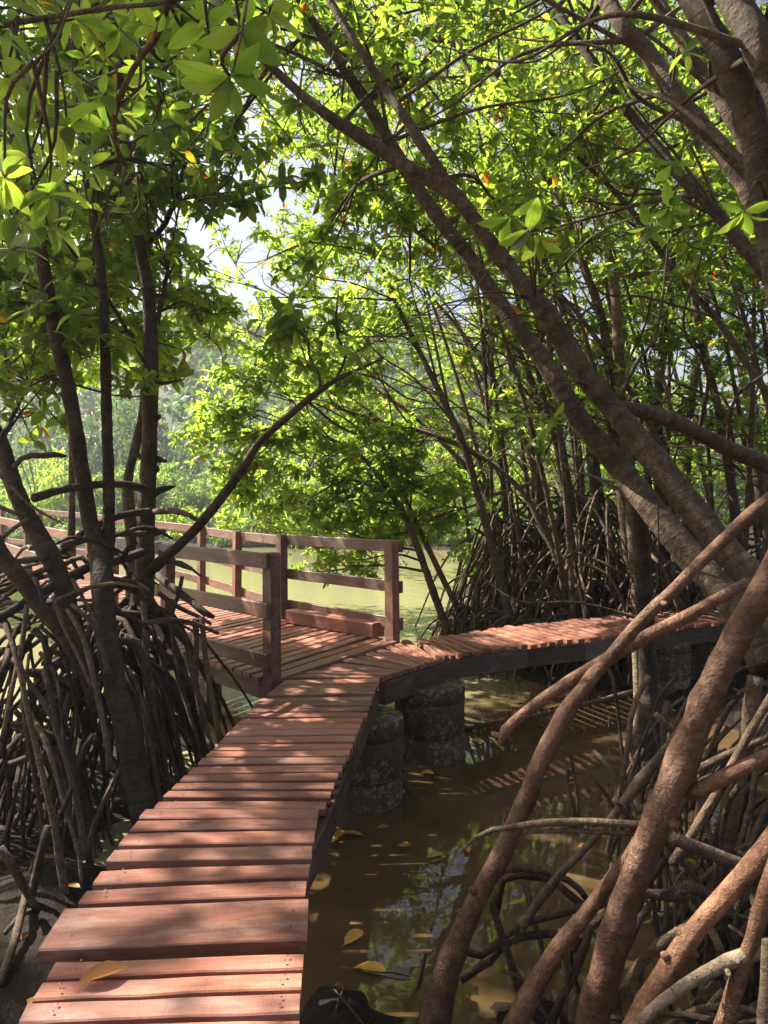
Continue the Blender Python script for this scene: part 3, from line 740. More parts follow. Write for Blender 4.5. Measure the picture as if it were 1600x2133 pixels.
for Lp, sgn in ((NLp, -1), (FLp, 1)):
    for i, p in enumerate(Lp):
        a = Lp[min(i + 1, len(Lp) - 1)] - Lp[max(i - 1, 0)]; a /= np.linalg.norm(a); o_ = np.array([a[1], -a[0]]) * sgn
        if sgn < 0: o_ = np.array([-a[1], a[0]])
        t = i / (len(Lp) - 1) if i > 1 else 0.0; zr = float(rise(t))
        pc = p + o_ * .02
        post(pc, math.atan2(a[1], a[0]) if i else math.atan2(a[1], a[0]), 1.29 + (.0 if sgn < 0 else .015), zr - .24, tilt=(RNG.normal(0, .012), RNG.normal(0, .012) + (.02 if i == 1 and sgn > 0 else 0)))
        if i < len(Lp) - 1:
            q = Lp[i + 1]; t2 = (i + 1) / (len(Lp) - 1) if i + 1 > 1 else 0.0; zr2 = float(rise(t2))
            e = (q - p) / np.linalg.norm(q - p)
            for zt in (1.062, .635, .235):
                dz = RNG.normal(0, .008)
                off = o_ * (.02 + .05 + .0225)
                if sgn > 0 and zt < .3: off = o_ * .096
                for q_, zz in ((p + off - e * .02, zr), (q + off - e * .06, zr2)):       # carriage bolts
                    for k_, h_ in ((-1, -.03), (1, -.085)):
                        c_ = np.append(q_ + o_ * .0235 + e * .018 * k_, zz + zt + h_); A_ = np.linspace(0, 6.283, 9)[:-1]
                        V_ = [c_ + np.append(e * .009 * math.cos(w), .009 * math.sin(w)) for w in A_] + [c_ + np.append(o_ * .006, 0)]
                        bolts.add(V_, None, [(w, (w + 1) % 8, 8) for w in range(8)])
                beam(plat, org, np.append(p + off - e * (.055 if i == 0 else .0), zr + zt + dz), np.append(q + off - e * .004, zr2 + zt + dz), .045, .125, 0, 'wood_rail', 'rail')
o = obj('bolts', bolts.mesh('bolts', org), M['nail'], plat); o['kind'] = 'stuff'
# edging board across the mouth of the platform, stringers and support legs
beam(plat, org, np.append(P1 + (.02, -.06), 0), np.append(P2 + (.06, -.03), 0), .06, .13, .022, 'wood_rail', 'edge_board')
for L_, s in ((NL, .06), (FL, -.06)):
    for i in range(len(L_) - 1):
        z0, z1 = float(rise(i / 4)), float(rise((i + 1) / 4))
        beam(plat, org, np.append(L_[i] + (s, s), z0 - .06), np.append(L_[i + 1] + (s, s), z1 - .06), .07, .17, 0)
for p in (NL[1] + (.3, .4), FL[1] + (-.2, -.1), NL[2], FL[2], NL[3], FL[3]):
    beam(plat, org, np.append(p, -1.35), np.append(p + (.001, 0), -.2), .14, .14, .0, 'wood_dark', 'leg')

tb = beam(None, (0, 0, 0), np.append(np.array([-1.13, 8.93]), .165), np.append(np.array([-.06, 7.93]), .16), .19, .155, 0, 'wood', 'timber_beam', .008)
tag(tb, 'thick squared timber lying on the platform deck along the railing', 'timber')

# ------------------------------------------------------------------ ringed concrete piles
def pile(cx, cy, r, label):
    t = thing('concrete_pile', label, 'pile', (cx, cy, WATER_Z), 'concrete ring piles under the boardwalk')
    for z0, z1 in ((-1.5, -.645), (-.645, -.335), (-.335, -.20)):
        b = MB(); rr = r * RNG.uniform(.992, 1.008); m = 36; dx, dy = RNG.normal(0, .003, 2)
        prof = [(rr - .006, z0 + .003), (rr, z0 + .009), (rr, (z0 + z1) / 2), (rr, z1 - .008), (rr - .006, z1 - .002), (0.001, z1 - .003)]
        V = []
        for q, z in prof:
            for j in range(m):
                a = 2 * math.pi * j / m; w = q * (1 + RNG.normal(0, .003)); V.append((cx + dx + w * math.cos(a), cy + dy + w * math.sin(a), z))
        idx = np.arange(len(prof) * m).reshape(len(prof), m); nx = np.roll(idx, -1, 1)
        b.add(V, np.stack([idx[:-1], nx[:-1], nx[1:], idx[1:]], -1).reshape(-1, 4))
        obj('ring', b.mesh('ring', (cx, cy, WATER_Z)), M['concrete'], t)
pile(-.17, 5.72, .32, 'concrete ring pile under the near end of the bend, half behind the deck edge')
pile(.42, 6.75, .325, 'barnacled concrete ring pile standing clear in the pool at the bend')
pile(3.42, 8.95, .32, 'concrete ring pile in shade behind the pale trunk at the far span')
pile(4.05, 9.45, .32, 'concrete ring pile at the far span, hidden partly by the big prop root')

# openings cut in the canopy for sun spots: deck, roots and trunks that the sun reaches in the photograph (px, py, radius)
for a, b, r_ in ((115,1955,.07),(200,1925,.10),(215,1895,.07),(300,1905,.06),(480,1905,.07),(545,1915,.055),(440,1965,.08),(500,1960,.08),(330,2050,.06),(460,2030,.08),(540,2035,.08),(270,2085,.07),(110,2110,.08),(480,2105,.07),(600,2035,.06),(260,1778,.07),(425,1790,.06),(590,1775,.05),(245,1826,.07),(300,1828,.06),(430,1868,.08),(520,1870,.06),(235,1880,.06),
                 (330,1700,.09),(380,1690,.06),(480,1695,.06),(520,1715,.06),(400,1665,.08),(540,1672,.05),(395,1632,.06),(480,1568,.06),(555,1552,.06),(610,1585,.05),(665,1583,.06),(560,1510,.05),(650,1495,.06),(700,1480,.05),(610,1470,.06),(550,1462,.05),(700,1440,.06),(740,1420,.05),(620,1440,.05),(660,1420,.06),(700,1395,.05),(760,1390,.05),(720,1375,.05),(790,1370,.05),
                 (1010,1318,.10),(1060,1312,.10),(1110,1306,.12),(1160,1300,.12),(1210,1296,.14),(1260,1292,.14),(1300,1288,.14),(1400,1275,.12),(1460,1275,.12),(1150,1325,.06),(1230,1315,.08)):
    WELLS.append((*G(a, b, 0), r_ * 1.4))
for a, b, D, r_ in ((1490,1385,2.7,.09),(1450,1470,2.7,.09),(1395,1610,2.7,.10),(1330,1760,2.7,.08),(1290,1890,2.7,.07),(1255,2040,2.75,.07),(1560,1075,3.4,.10),(1480,1150,3.4,.12),(1400,1230,3.35,.12),(1300,1335,3.3,.12),(1220,1430,3.3,.10),(1140,1560,3.2,.09),(1090,1680,3.2,.07),(1030,1800,3.2,.07),(1470,1262,3.55,.14),(1360,1320,3.5,.14),(1250,1385,3.4,.12),(1150,1440,3.35,.12),(1080,1500,3.3,.10),
                    (1530,1845,2.4,.10),(1450,1935,2.4,.08),(1590,1765,2.4,.08),(1500,2010,2.3,.12),(1570,1985,2.3,.12),(1590,1870,2.3,.08),(1560,1980,2.3,.08),(1240,1880,2.9,.08),(1160,1975,2.9,.07),(1300,1716,2.95,.08),(1130,1714,2.95,.08),(1470,1775,2.9,.10),(1580,1575,2.6,.10),(1370,1970,2.8,.09),(1420,1935,2.8,.09),(1500,1650,3,.10),(1560,1500,3.3,.12),
                    (1255,930,6,.24),(1200,862,6,.22),(1160,795,6,.16),(1305,995,6,.22),(1345,1050,5.8,.16),(1395,1115,5.6,.16),(1450,1178,5.5,.16),(1500,1235,5.3,.12),(1570,1310,5.1,.14),(1040,630,6.2,.12),(1070,680,6.2,.14),(1110,730,6.1,.10),(1460,905,6.3,.2),(1530,940,6.6,.2),(1345,1450,6.7,.12),(1333,1510,6.8,.14)):
    WELLS.append((*P(a, b, D), r_))
for a, b, r_ in ((745,1765,.16),(700,1790,.08),(770,1740,.08),(690,1850,.06),(990,1530,.2),(1040,1560,.16),(1260,1490,.3),(1330,1470,.2),(1190,1520,.14),(1280,1530,.12),(1230,1840,.14),(1300,1880,.14),(1340,1850,.12),(730,1970,.05),(1000,2080,.08),(1430,1720,.14)): WELLS.append((*G(a, b, WATER_Z), r_ * 1.6))
_r = np.random.default_rng(5)
for a0, a1, b0, b1, n_, r0, r1 in ((880,1000,1790,2000,22,.12,.34),(1000,1070,1500,1640,16,.15,.36),(1170,1260,1810,1890,11,.12,.28),(1280,1300,1600,1640,3,.12,.24),(800,870,2010,2060,5,.12,.25)):
    for _ in range(n_):                                # gaps cut in the far canopy along mirrored sight lines so the pool shows sky
        g_ = G(_r.uniform(a0, a1), _r.uniform(b0, b1), WATER_Z); v_ = g_ - (0, 0, EYE); v_[2] *= -1; v_ /= np.linalg.norm(v_)
        WELLS.append((*g_, _r.uniform(r0, r1), *v_))
for _ in range(46): WELLS.append((_r.uniform(-1.1, .1), _r.uniform(1.8, 6.2), 0, _r.uniform(.035, .07)))  # more openings cut at random for sun flecks on deck and roots
for _ in range(34): WELLS.append((_r.uniform(-3.4, -1.2), _r.uniform(3.4, 6.4), _r.uniform(-.7, 1.1), _r.uniform(.06, .12)))
for _ in range(60): WELLS.append((_r.uniform(.6, 3.4), _r.uniform(2.4, 5.5), _r.uniform(-.8, .6), _r.uniform(.05, .11)))

# ------------------------------------------------------------------ trees
def gz(x, y): return float(ground_z(np.array([x]), np.array([y]))[0])
def ring_roots(t, centre, n, zlo, zhi, rlo, rhi, r0=(.012, .026), a0=0, a1=6.283, mats=('root_dark', 'root_grey'), arch=(.1, .5)):
    """prop roots that leave the wood near centre and arch down to the mud all round"""
    for i in range(n):
        a = t.rng.uniform(a0, a1); z = t.rng.uniform(zlo, zhi); r = t.rng.uniform(rlo, rhi) * (.55 + .45 * (z - zlo) / max(zhi - zlo, .01))
        s = np.array([centre[0] + .08 * math.cos(a), centre[1] + .08 * math.sin(a), z]) + t.rng.normal(0, .03, 3)
        a += t.rng.normal(0, .45); e = np.array([centre[0] + r * math.cos(a), centre[1] + r * math.sin(a), 0]); e[2] = gz(e[0], e[1]) - .08
        t.root(s, e, t.rng.uniform(*r0), t.rng.uniform(*arch) * t.rng.random(), mats[int(t.rng.random() < .4)], .06)

ROOTS = []
# ---- left clump
t = Tree('mangrove_tree', 'dark forked mangrove, two slim stems from one foot beside the deck', 'tree', (-1.85, 5.5, WATER_Z), 'bark_dark')
TF = t
t.stem([(306,1715,4.85,64),(283,1620,4.9,55),(263,1510,4.95,51),(242,1440,5,48),(226,1350,5.05,46),(215,1250,5.15,46),(212,1190,5.25,48),(200,1130,5.45,36),(185,1075,5.45,33),(170,975,5.4,32),(155,875,5.35,30),(135,775,5.3,29),(115,690,5.25,28),(98,600,5.2,28),(78,480,5.1,25),(45,335,5,22),(0,200,4.9,20),(-60,30,4.8,15)])
t.stem([(217,1185,5.45,34),(226,1120,5.5,26),(226,1000,5.5,24),(222,850,5.5,22),(219,720,5.5,21),(214,600,5.55,19),(196,460,5.6,18),(176,340,5.65,16),(160,200,5.7,13),(150,60,5.8,9)])
t.stem([(312,775,5.9,9),(260,680,5.9,9),(215,610,5.9,9),(165,545,5.9,8),(130,490,5.8,6)], name='branch', attach=True, sides=7)
for a, b, w in ((( 236,1440,5.4),(318,1690,5.3),26),((255,1330,5.4),(350,1640,5.6),22),((215,1260,5.5),(95,1640,5.0),18),((230,1300,5.5),(165,1560,6.2),16),((238,1380,5.4),(345,1690,5.2),15),((225,1210,5.5),(440,1560,6.4),20)):
    p0 = P(*a); D = b[2]; e = P(b[0], b[1], D); e[2] = min(e[2], gz(e[0], e[1]) + .05) ; t.root(p0, e, w / 2 * D / F, .12, 'root_grey' if w < 20 else 'bark', .02)
ring_roots(t, P(215, 1300, 5.7), 40, -.35, .75, .4, 1.5, mats=('root_dark', 'root_grey'))

t = Tree('mangrove_tree', 'dark mangrove with snapped side stubs and a long bare limb slanting over the rail', 'tree', (-1.95, 6.0, WATER_Z), 'bark_dark')
TS = t
t.stem([(285,1480,6.1,30),(284,1400,6.1,44),(290,1300,6,48),(298,1220,6,50),(303,1150,6,38),(305,1050,6,34),(311,950,6,33),(313,850,6,32),(314,750,6,31),(312,650,6,28),(307,590,6,27),(292,520,6,24),(276,400,6.05,22),(262,300,6.1,19),(248,180,6.15,15),(240,60,6.2,10)])
t.stem([(300,1205,6,42),(325,1178,5.95,34),(352,1155,5.9,30),(400,1110,5.8,27),(450,1052,5.7,25),(500,985,5.6,23),(540,922,5.5,21),(600,868,5.4,19),(650,826,5.3,17),(700,791,5.2,13),(745,770,5.1,8),(800,745,5,5)], name='branch', sides=10)
for st in ([(660,822,5.3,8),(668,790,5.3,7),(645,745,5.3,6),(640,700,5.3,5),(610,655,5.3,4)], [(700,791,5.2,7),(720,740,5.2,6),(700,690,5.1,5),(705,600,5.1,3)], [(735,775,5.1,7),(790,790,5,6),(850,830,5,4),(900,840,5,3)], [(640,835,5.3,8),(700,885,5.3,7),(745,905,5.3,5)]):
    t.stem(st, name='branch', sides=6)
t.stem([(305,510,6,16),(325,490,6,15),(345,465,6,14),(355,440,6,12),(372,400,5.9,9),(385,330,5.9,6)], name='branch', sides=8)
for st in ([(306,958,6,13),(285,948,6,12),(272,944,6,7)], [(318,955,6,14),(335,958,6,12),(347,962,6,5)], [(312,1035,6,20),(335,1020,6,17),(352,1016,6,11),(366,1012,6,4)], [(320,795,6,9),(345,798,6,7),(385,790,6,4)], [(316,1110,6,14),(332,1108,6,13),(345,1106,6,8)], [(306,828,6,24),(297,830,6,20),(293,832,6,10)], [(322,872,6,20),(330,868,6,16),(333,864,6,8)], [(322,978,6,18),(330,975,6,15)]):
    t.stem(st, name='stub', sides=7, attach=False, knots=.3)
# level stubs and arching roots crossing between the stems
for st in ([(306,1022,5.9,21),(285,1014,5.8,19),(240,1008,5.6,17),(180,1012,5.4,17),(120,1022,5.2,18),(70,1038,5,20)], [(308,1066,5.9,18),(290,1068,5.8,17),(250,1074,5.7,18),(205,1092,5.6,18),(170,1112,5.5,18),(130,1150,5.3,20)],
           [(322,1066,5.9,14),(360,1064,5.8,13),(392,1072,5.7,11),(416,1086,5.7,9)], [(305,1112,5.8,12),(240,1112,5.7,14),(190,1120,5.5,16),(130,1138,5.3,18)],
           [(296,1150,5.9,20),(255,1165,5.7,21),(190,1180,5.4,21),(120,1215,5.1,22),(60,1250,4.9,22),(-20,1300,4.7,22)], [(330,1200,5.8,24),(360,1225,5.6,22),(395,1250,5.5,19),(425,1275,5.4,18),(446,1286,5.4,10)],
           [(330,1235,6,12),(370,1264,6,11),(415,1285,6,9),(440,1300,6,8)], [(318,1265,6,11),(350,1290,6,12),(385,1330,5.9,12),(400,1400,5.7,13),(420,1480,5.5,13),(440,1560,5.3,14)],
           [(408,1290,5.4,13),(408,1350,5.4,12),(410,1430,5.4,11),(425,1520,5.4,11)], [(420,1285,5.4,11),(430,1380,5.4,11),(445,1470,5.4,11),(458,1545,5.4,12)],
           [(330,1148,5.9,10),(360,1170,5.9,12),(400,1185,5.9,10)], [(380,1200,6.2,8),(372,1235,6.2,9),(352,1300,6.2,10),(340,1350,6.2,10)], [(300,1245,5.8,14),(303,1320,5.7,13),(303,1400,5.6,12),(310,1500,5.5,12),(325,1620,5.4,12)],
           [(256,1165,5.7,16),(266,1142,5.6,14),(285,1130,5.6,12)]):
    t.stem(st, mat='root_dark' if st[0][3] > 15 else 'root_grey', name='root', sides=8, attach=False)
ring_roots(t, P(288, 1330, 6.1), 70, -.35, .72, .4, 1.75, r0=(.012, .024), mats=('root_dark', 'root_dark'))

t = Tree('mangrove_tree', 'dark stooping mangrove with a hooked broken root at the picture edge', 'tree', (-2.7, 5.2, WATER_Z), 'bark_dark')
TE = t
t.stem([(-90,700,5.4,34),(-40,830,5.3,36),(5,940,5.2,38),(32,1020,5.1,40),(65,1090,5.1,42),(100,1150,5.1,46),(125,1205,5.1,42),(150,1290,5.1,38),(180,1370,5.1,32)])
for st in ([(28,975,5.1,14),(45,955,5.1,14),(70,948,5.1,13),(100,950,5.1,12),(122,946,5.1,13),(138,950,5.1,7)], [(60,1080,5,10),(30,1100,5,12),(-20,1140,5,14)], [(0,990,4.9,12),(30,1018,4.9,11),(60,1050,4.9,9),(100,1075,4.9,6),(132,1092,4.9,3)],
           [(-10,1052,4.9,10),(40,1072,4.9,9),(55,1070,4.9,6)], [(100,1160,5,14),(60,1168,5,13),(20,1170,5,12),(-30,1180,5,12)], [(108,1180,5,14),(60,1200,5,14),(20,1225,5,13),(-30,1240,5,13)],
           [(56,1260,4.6,11),(48,1330,4.5,12),(35,1390,4.4,11),(22,1450,4.3,11),(5,1540,4.2,12)], [(10,1300,4.5,10),(28,1350,4.4,10),(48,1430,4.3,11),(62,1500,4.25,12),(88,1610,4.2,13),(112,1710,4.2,15),(125,1790,4.2,17),(140,1890,4.2,19)],
           [(150,1205,5,9),(175,1250,5,9),(200,1300,4.9,9),(208,1370,4.8,9)], [(110,1243,4.9,8),(130,1300,4.8,8),(160,1360,4.8,8),(190,1430,4.7,8)], [(140,1270,4.8,10),(165,1310,4.7,12),(180,1350,4.7,12),(195,1410,4.6,12),(210,1480,4.6,12),(232,1600,4.5,13)],
           [(150,1260,4.9,12),(180,1285,4.8,13),(205,1320,4.8,13),(225,1400,4.7,12)], [(45,1400,4.4,12),(75,1440,4.4,12),(110,1500,4.4,12),(140,1590,4.4,12),(165,1690,4.4,13),(175,1790,4.35,14)],
           [(195,1530,4.5,13),(170,1570,4.45,13),(150,1640,4.4,13),(120,1710,4.35,13),(75,1790,4.3,14),(60,1850,4.3,16)], [(250,1600,4.6,10),(225,1650,4.5,10),(195,1720,4.5,10),(180,1780,4.45,11)], [(0,1765,3.9,22),(30,1810,3.9,22),(60,1865,3.9,20),(80,1900,3.9,18)],
           [(100,1720,4.1,16),(80,1800,4.05,17),(65,1870,4,18),(55,1960,3.9,20)], [(55,1860,4,16),(30,1960,3.6,18),(0,2050,3.3,20)], [(70,1895,3.9,12),(40,1910,3.8,14),(10,1945,3.7,13)]):
    t.stem(st, mat='root_grey' if st[0][3] < 13 else 'root_dark', name='root', sides=8, attach=False)
ring_roots(t, P(70, 1330, 5.2), 40, -.35, .7, .3, 1.6, r0=(.011, .024), mats=('root_dark', 'root_dark'))

t = Tree('mangrove_tree', 'short dark mangrove bole crossing low in front of the root tangle', 'tree', (-2.5, 4.8, WATER_Z), 'bark_dark')
t.stem([(-60,1040,4.6,40),(0,1150,4.7,42),(50,1215,4.8,40),(90,1275,4.85,38),(130,1320,4.9,36),(175,1400,5,30),(200,1480,5,24)])
ring_roots(t, P(20, 1330, 4.9), 26, -.4, .5, .3, 1.4, r0=(.011, .022), mats=('root_dark', 'root_grey'))
for q in [(60,800,5.6)]: t.blob(P(*q), (.3, .4, .25), 30, .10)
t.done(20)

t = Tree('mangrove_tree', 'thin grey brown sapling behind the stubbed trunk', 'tree', P(272, 1300, 7.6), 'bark')
TB = t
t.stem([(275,1400,7.5,30),(276,1250,7.5,27),(275,1120,7.5,25),(267,1040,7.5,24),(268,990,7.5,20),(285,920,7.5,19),(298,860,7.5,18),(305,760,7.5,15),(330,660,7.5,12),(350,560,7.5,8)])
t.stem([(148,1150,7.8,15),(150,1000,7.8,14),(148,900,7.8,12),(140,800,7.8,10),(120,700,7.8,8)], name='trunk')
ring_roots(t, P(275, 1400, 7.5), 22, -.5, .3, .3, 1.2, r0=(.012, .022), mats=('root_dark', 'root_grey'))

for t in (TF, TS, TE):
    r = t.rng
    for i in range(15):
        p0 = P(r.uniform(-30, 290), r.uniform(1130, 1300), r.uniform(4.9, 6.4)); d = np.array([r.choice((-1, 1)) * r.uniform(.25, .6), r.uniform(-.4, .4), r.uniform(-.28, .12)])
        r0 = r.uniform(.012, .026)
        t.stem3([p0, p0 + d * .35 + (0, 0, .06), p0 + d * .7 + (0, 0, .07), p0 + d + (0, 0, r.uniform(-.1, .05))], [r0, r0 * .95, r0 * .85, r0 * .55], mat='root_dark' if i % 3 else 'root_grey', name='root', sides=7, attach=False, knots=.22)
# leafy masses of the left clump: (px, py, depth, radius m, whorls)
def scatter(x0, x1, y0, y1, step, d0, d1, seed, skip=None):
    r = np.random.default_rng(seed); out = []
    for yy in np.arange(y0, y1 + 1, step):
        for xx in np.arange(x0, x1 + 1, step):
            a, b, D = xx + r.uniform(-.4, .4) * step, yy + r.uniform(-.4, .4) * step, r.uniform(d0, d1)
            if skip and skip(a, b): continue
            out.append((a, b, D))
    return out
hole = lambda a, b: ((a - 490) / 105) ** 2 + ((b - 520) / 150) ** 2 < 1 or (b > 740 and a > 130)
LEFTB = scatter(-20, 440, -60, 790, 118, 5.2, 8.2, 3, hole)
def nearest(trees, c):
    best = None
    for t in trees:
        ax = np.concatenate(t.axes); d = np.min(np.linalg.norm(ax[:, :3] - c, axis=1) + .8 * np.maximum(ax[:, 2] - c[2], 0)) * t.pull
        if best is None or d < best[0]: best = (d, t)
    return best[1]
for t in TREES: t.pull = 1.0
for a, b, D in LEFTB:
    c = P(a, b, D); nearest([TF, TS, TE, TB], c).blob(c, (.7, .75, .55), 54 if b < 500 else 34, .128)
for a, b, D in scatter(-30, 420, 520, 830, 105, 7.4, 10.5, 8, lambda a, b: (a > 330 and b < 620) or (b > 760 and a > 160)):
    c = P(a, b, D); nearest([TF, TS, TB], c).blob(c, (.72, .75, .45), 58, .135, leafmat='leaf_bright', hang=.2)
for a, b, D in scatter(-20, 330, 560, 800, 100, 6.2, 8.5, 18, lambda a, b: b > 770 and a > 130):
    c = P(a, b, D); nearest([TF, TS, TE, TB], c).blob(c, (.55, .6, .35), 40, .135, leafmat='leaf_bright', hang=.2)
for a, b, D in scatter(-40, 430, 60, 480, 120, 8.5, 11.5, 9, lambda a, b: a > 345 and b > 320):
    c = P(a, b, D); nearest([TF, TS, TB], c).blob(c, (.9, .9, .65), 52, .135, leafmat='leaf_bright')
for q, rad, n, hg in (((610,650,5.3), .45, 20, .3), ((585,385,5.6), .4, 22, .6)): TS.blob(P(*q), rad, n, .135, hang=hg)
for t in (TF, TS, TE, TB): t.done(230)

# ---- tree whose boughs hang close over the camera at the upper left and shade the deck
t = Tree('mangrove_tree', 'mangrove boughs with large glossy leaves hanging close overhead', 'tree', (-3.6, 2.2, -.8), 'bark')
t.stem3([(-3.6, 2.2, -.9), (-3.4, 2.3, .8), (-3.1, 2.4, 2.2), (-2.7, 2.5, 3.4), (-2.2, 2.6, 4.6)], (.09, .08, .07, .055, .04))
t.stem3([(-2.9, 2.45, 2.9), (-2.0, 2.3, 3.05), (-1.2, 2.1, 3.1), (-.4, 2.0, 2.95)], (.03, .024, .016, .006), name='branch')
t.stem([(-40,60,2.6,14),(110,35,2.5,12),(240,15,2.4,10),(340,5,2.3,9),(420,-40,2.2,8)], name='branch', sides=7)
t.stem([(350,0,2.5,16),(330,70,2.6,15),(285,130,2.7,14),(255,190,2.8,13),(235,260,2.9,12),(250,330,3,10)], name='branch', sides=7)
t.stem([(150,-10,2.2,7),(120,80,2.2,6),(70,130,2.1,5)], name='branch', sides=6)
t.stem([(520,-40,1.9,9),(505,60,1.85,7),(485,150,1.8,6)], name='branch', sides=6)
r = np.random.default_rng(44)
C, A, L = [], [], []
def wh(px, py, D, ax, ln): C.append(P(px, py, D * 1.12)); A.append(ax); L.append(ln * .93)
wh(478,158,1.75,(.0,-.25,-.55),.150); wh(500,55,1.85,(.1,-.2,-.5),.135); wh(440,120,2.0,(-.4,-.3,.5),.12); wh(560,30,2.2,(.5,0,.6),.12); wh(430,60,2.1,(-.5,.2,.7),.125)
for a, b, D, ln in ((70,140,2.1,.125),(60,330,2.2,.14),(100,405,2.1,.135),(60,190,2.4,.12),(140,265,2.3,.13),(30,450,2.2,.13),(100,470,2.3,.12),(215,200,2.5,.12),(330,60,2.4,.12),(250,60,2.5,.12),(155,40,2.4,.12),(380,30,2.3,.12),(20,60,2.3,.13),(190,350,2.6,.125),(150,150,2.6,.12),(40,270,2.5,.12),
                    (25,520,2.4,.12),(225,270,2.8,.12),(300,150,2.7,.115),(380,110,2.5,.12),(90,40,2.6,.12),(290,20,2.6,.12),(10,370,2.0,.13),(215,400,2.9,.11),(470,30,2.4,.11),(10,160,2.2,.12)):
    wh(a, b, D, (r.normal(0, .5), r.normal(-.15, .4), r.uniform(.4, 1)), ln)
for i in range(70):
    a, b, D = r.uniform(-30, 440), r.uniform(-40, 560), r.uniform(2.9, 4.8)
    if a > 260 and b > 380: continue
    wh(a, b, D, (r.normal(0, .5), r.normal(-.15, .4), r.uniform(-.2, 1)), .118)
t.whorls(C, A, L, nmin=6, nmax=9)
ax = np.concatenate(t.axes)[:, :3]
for c in C:
    k = np.argmin(np.linalg.norm(ax - c, axis=1)); a = ax[k]
    if np.linalg.norm(a - c) > .5: a = c + (a - c) / np.linalg.norm(a - c) * .3 + r.normal(0, .15, 3) + (0, 0, .25)
    m = (a + c) / 2 + r.normal(0, .05, 3)
    t.part('branch', tube(spline(np.array([a, m, c]), 8), np.linspace(.008, .0035, 8), 5, 8, 0, t.rng, False), 'bark_dark')
TN = t; TN.pull = 1.0

# ---- right-hand leaning trees
t = Tree('leaning_mangrove', 'long sunlit mangrove trunk leaning up from the big prop roots, lower of the crossing pair', 'tree', P(1590, 1500, 5.0), 'bark')
TL = t
t.stem([(1600,1400,4.9,72.5),(1580,1345,5,75.6),(1550,1290,5.1,78.7),(1500,1225,5.3,78.7),(1450,1172,5.5,77.1),(1400,1112,5.6,74.1),(1350,1050,5.8,69.6),(1300,988,6,63.5),(1250,925,6,59),(1200,865,6,52.9),(1160,795,6,48.4),(1120,735,6.1,45.4),(1080,685,6.1,42.3),(1035,625,6.2,40.9),(1000,572,6.2,39.3),(965,520,6.3,37.8),(925,470,6.3,34.7),(875,400,6.4,33.3),(820,310,6.4,31.8),(755,200,6.5,28.7),(705,125,6.5,27.2),(620,0,6.6,25.7),(560,-120,6.7,21.2)], sides=16, knots=.13)
t.stem([(1330,1040,6.3,34),(1335,1110,6.5,32),(1340,1200,6.6,36),(1345,1300,6.7,36),(1350,1400,6.7,38),(1352,1480,6.7,48),(1350,1560,6.7,80),(1350,1600,6.7,110)], name='root', mat='bark_dark', sides=12)
t.stem([(1327,1330,6.8,20),(1330,1420,6.8,22),(1333,1500,6.8,26),(1335,1570,6.8,34)], name='root', mat='bark_pale', sides=9)
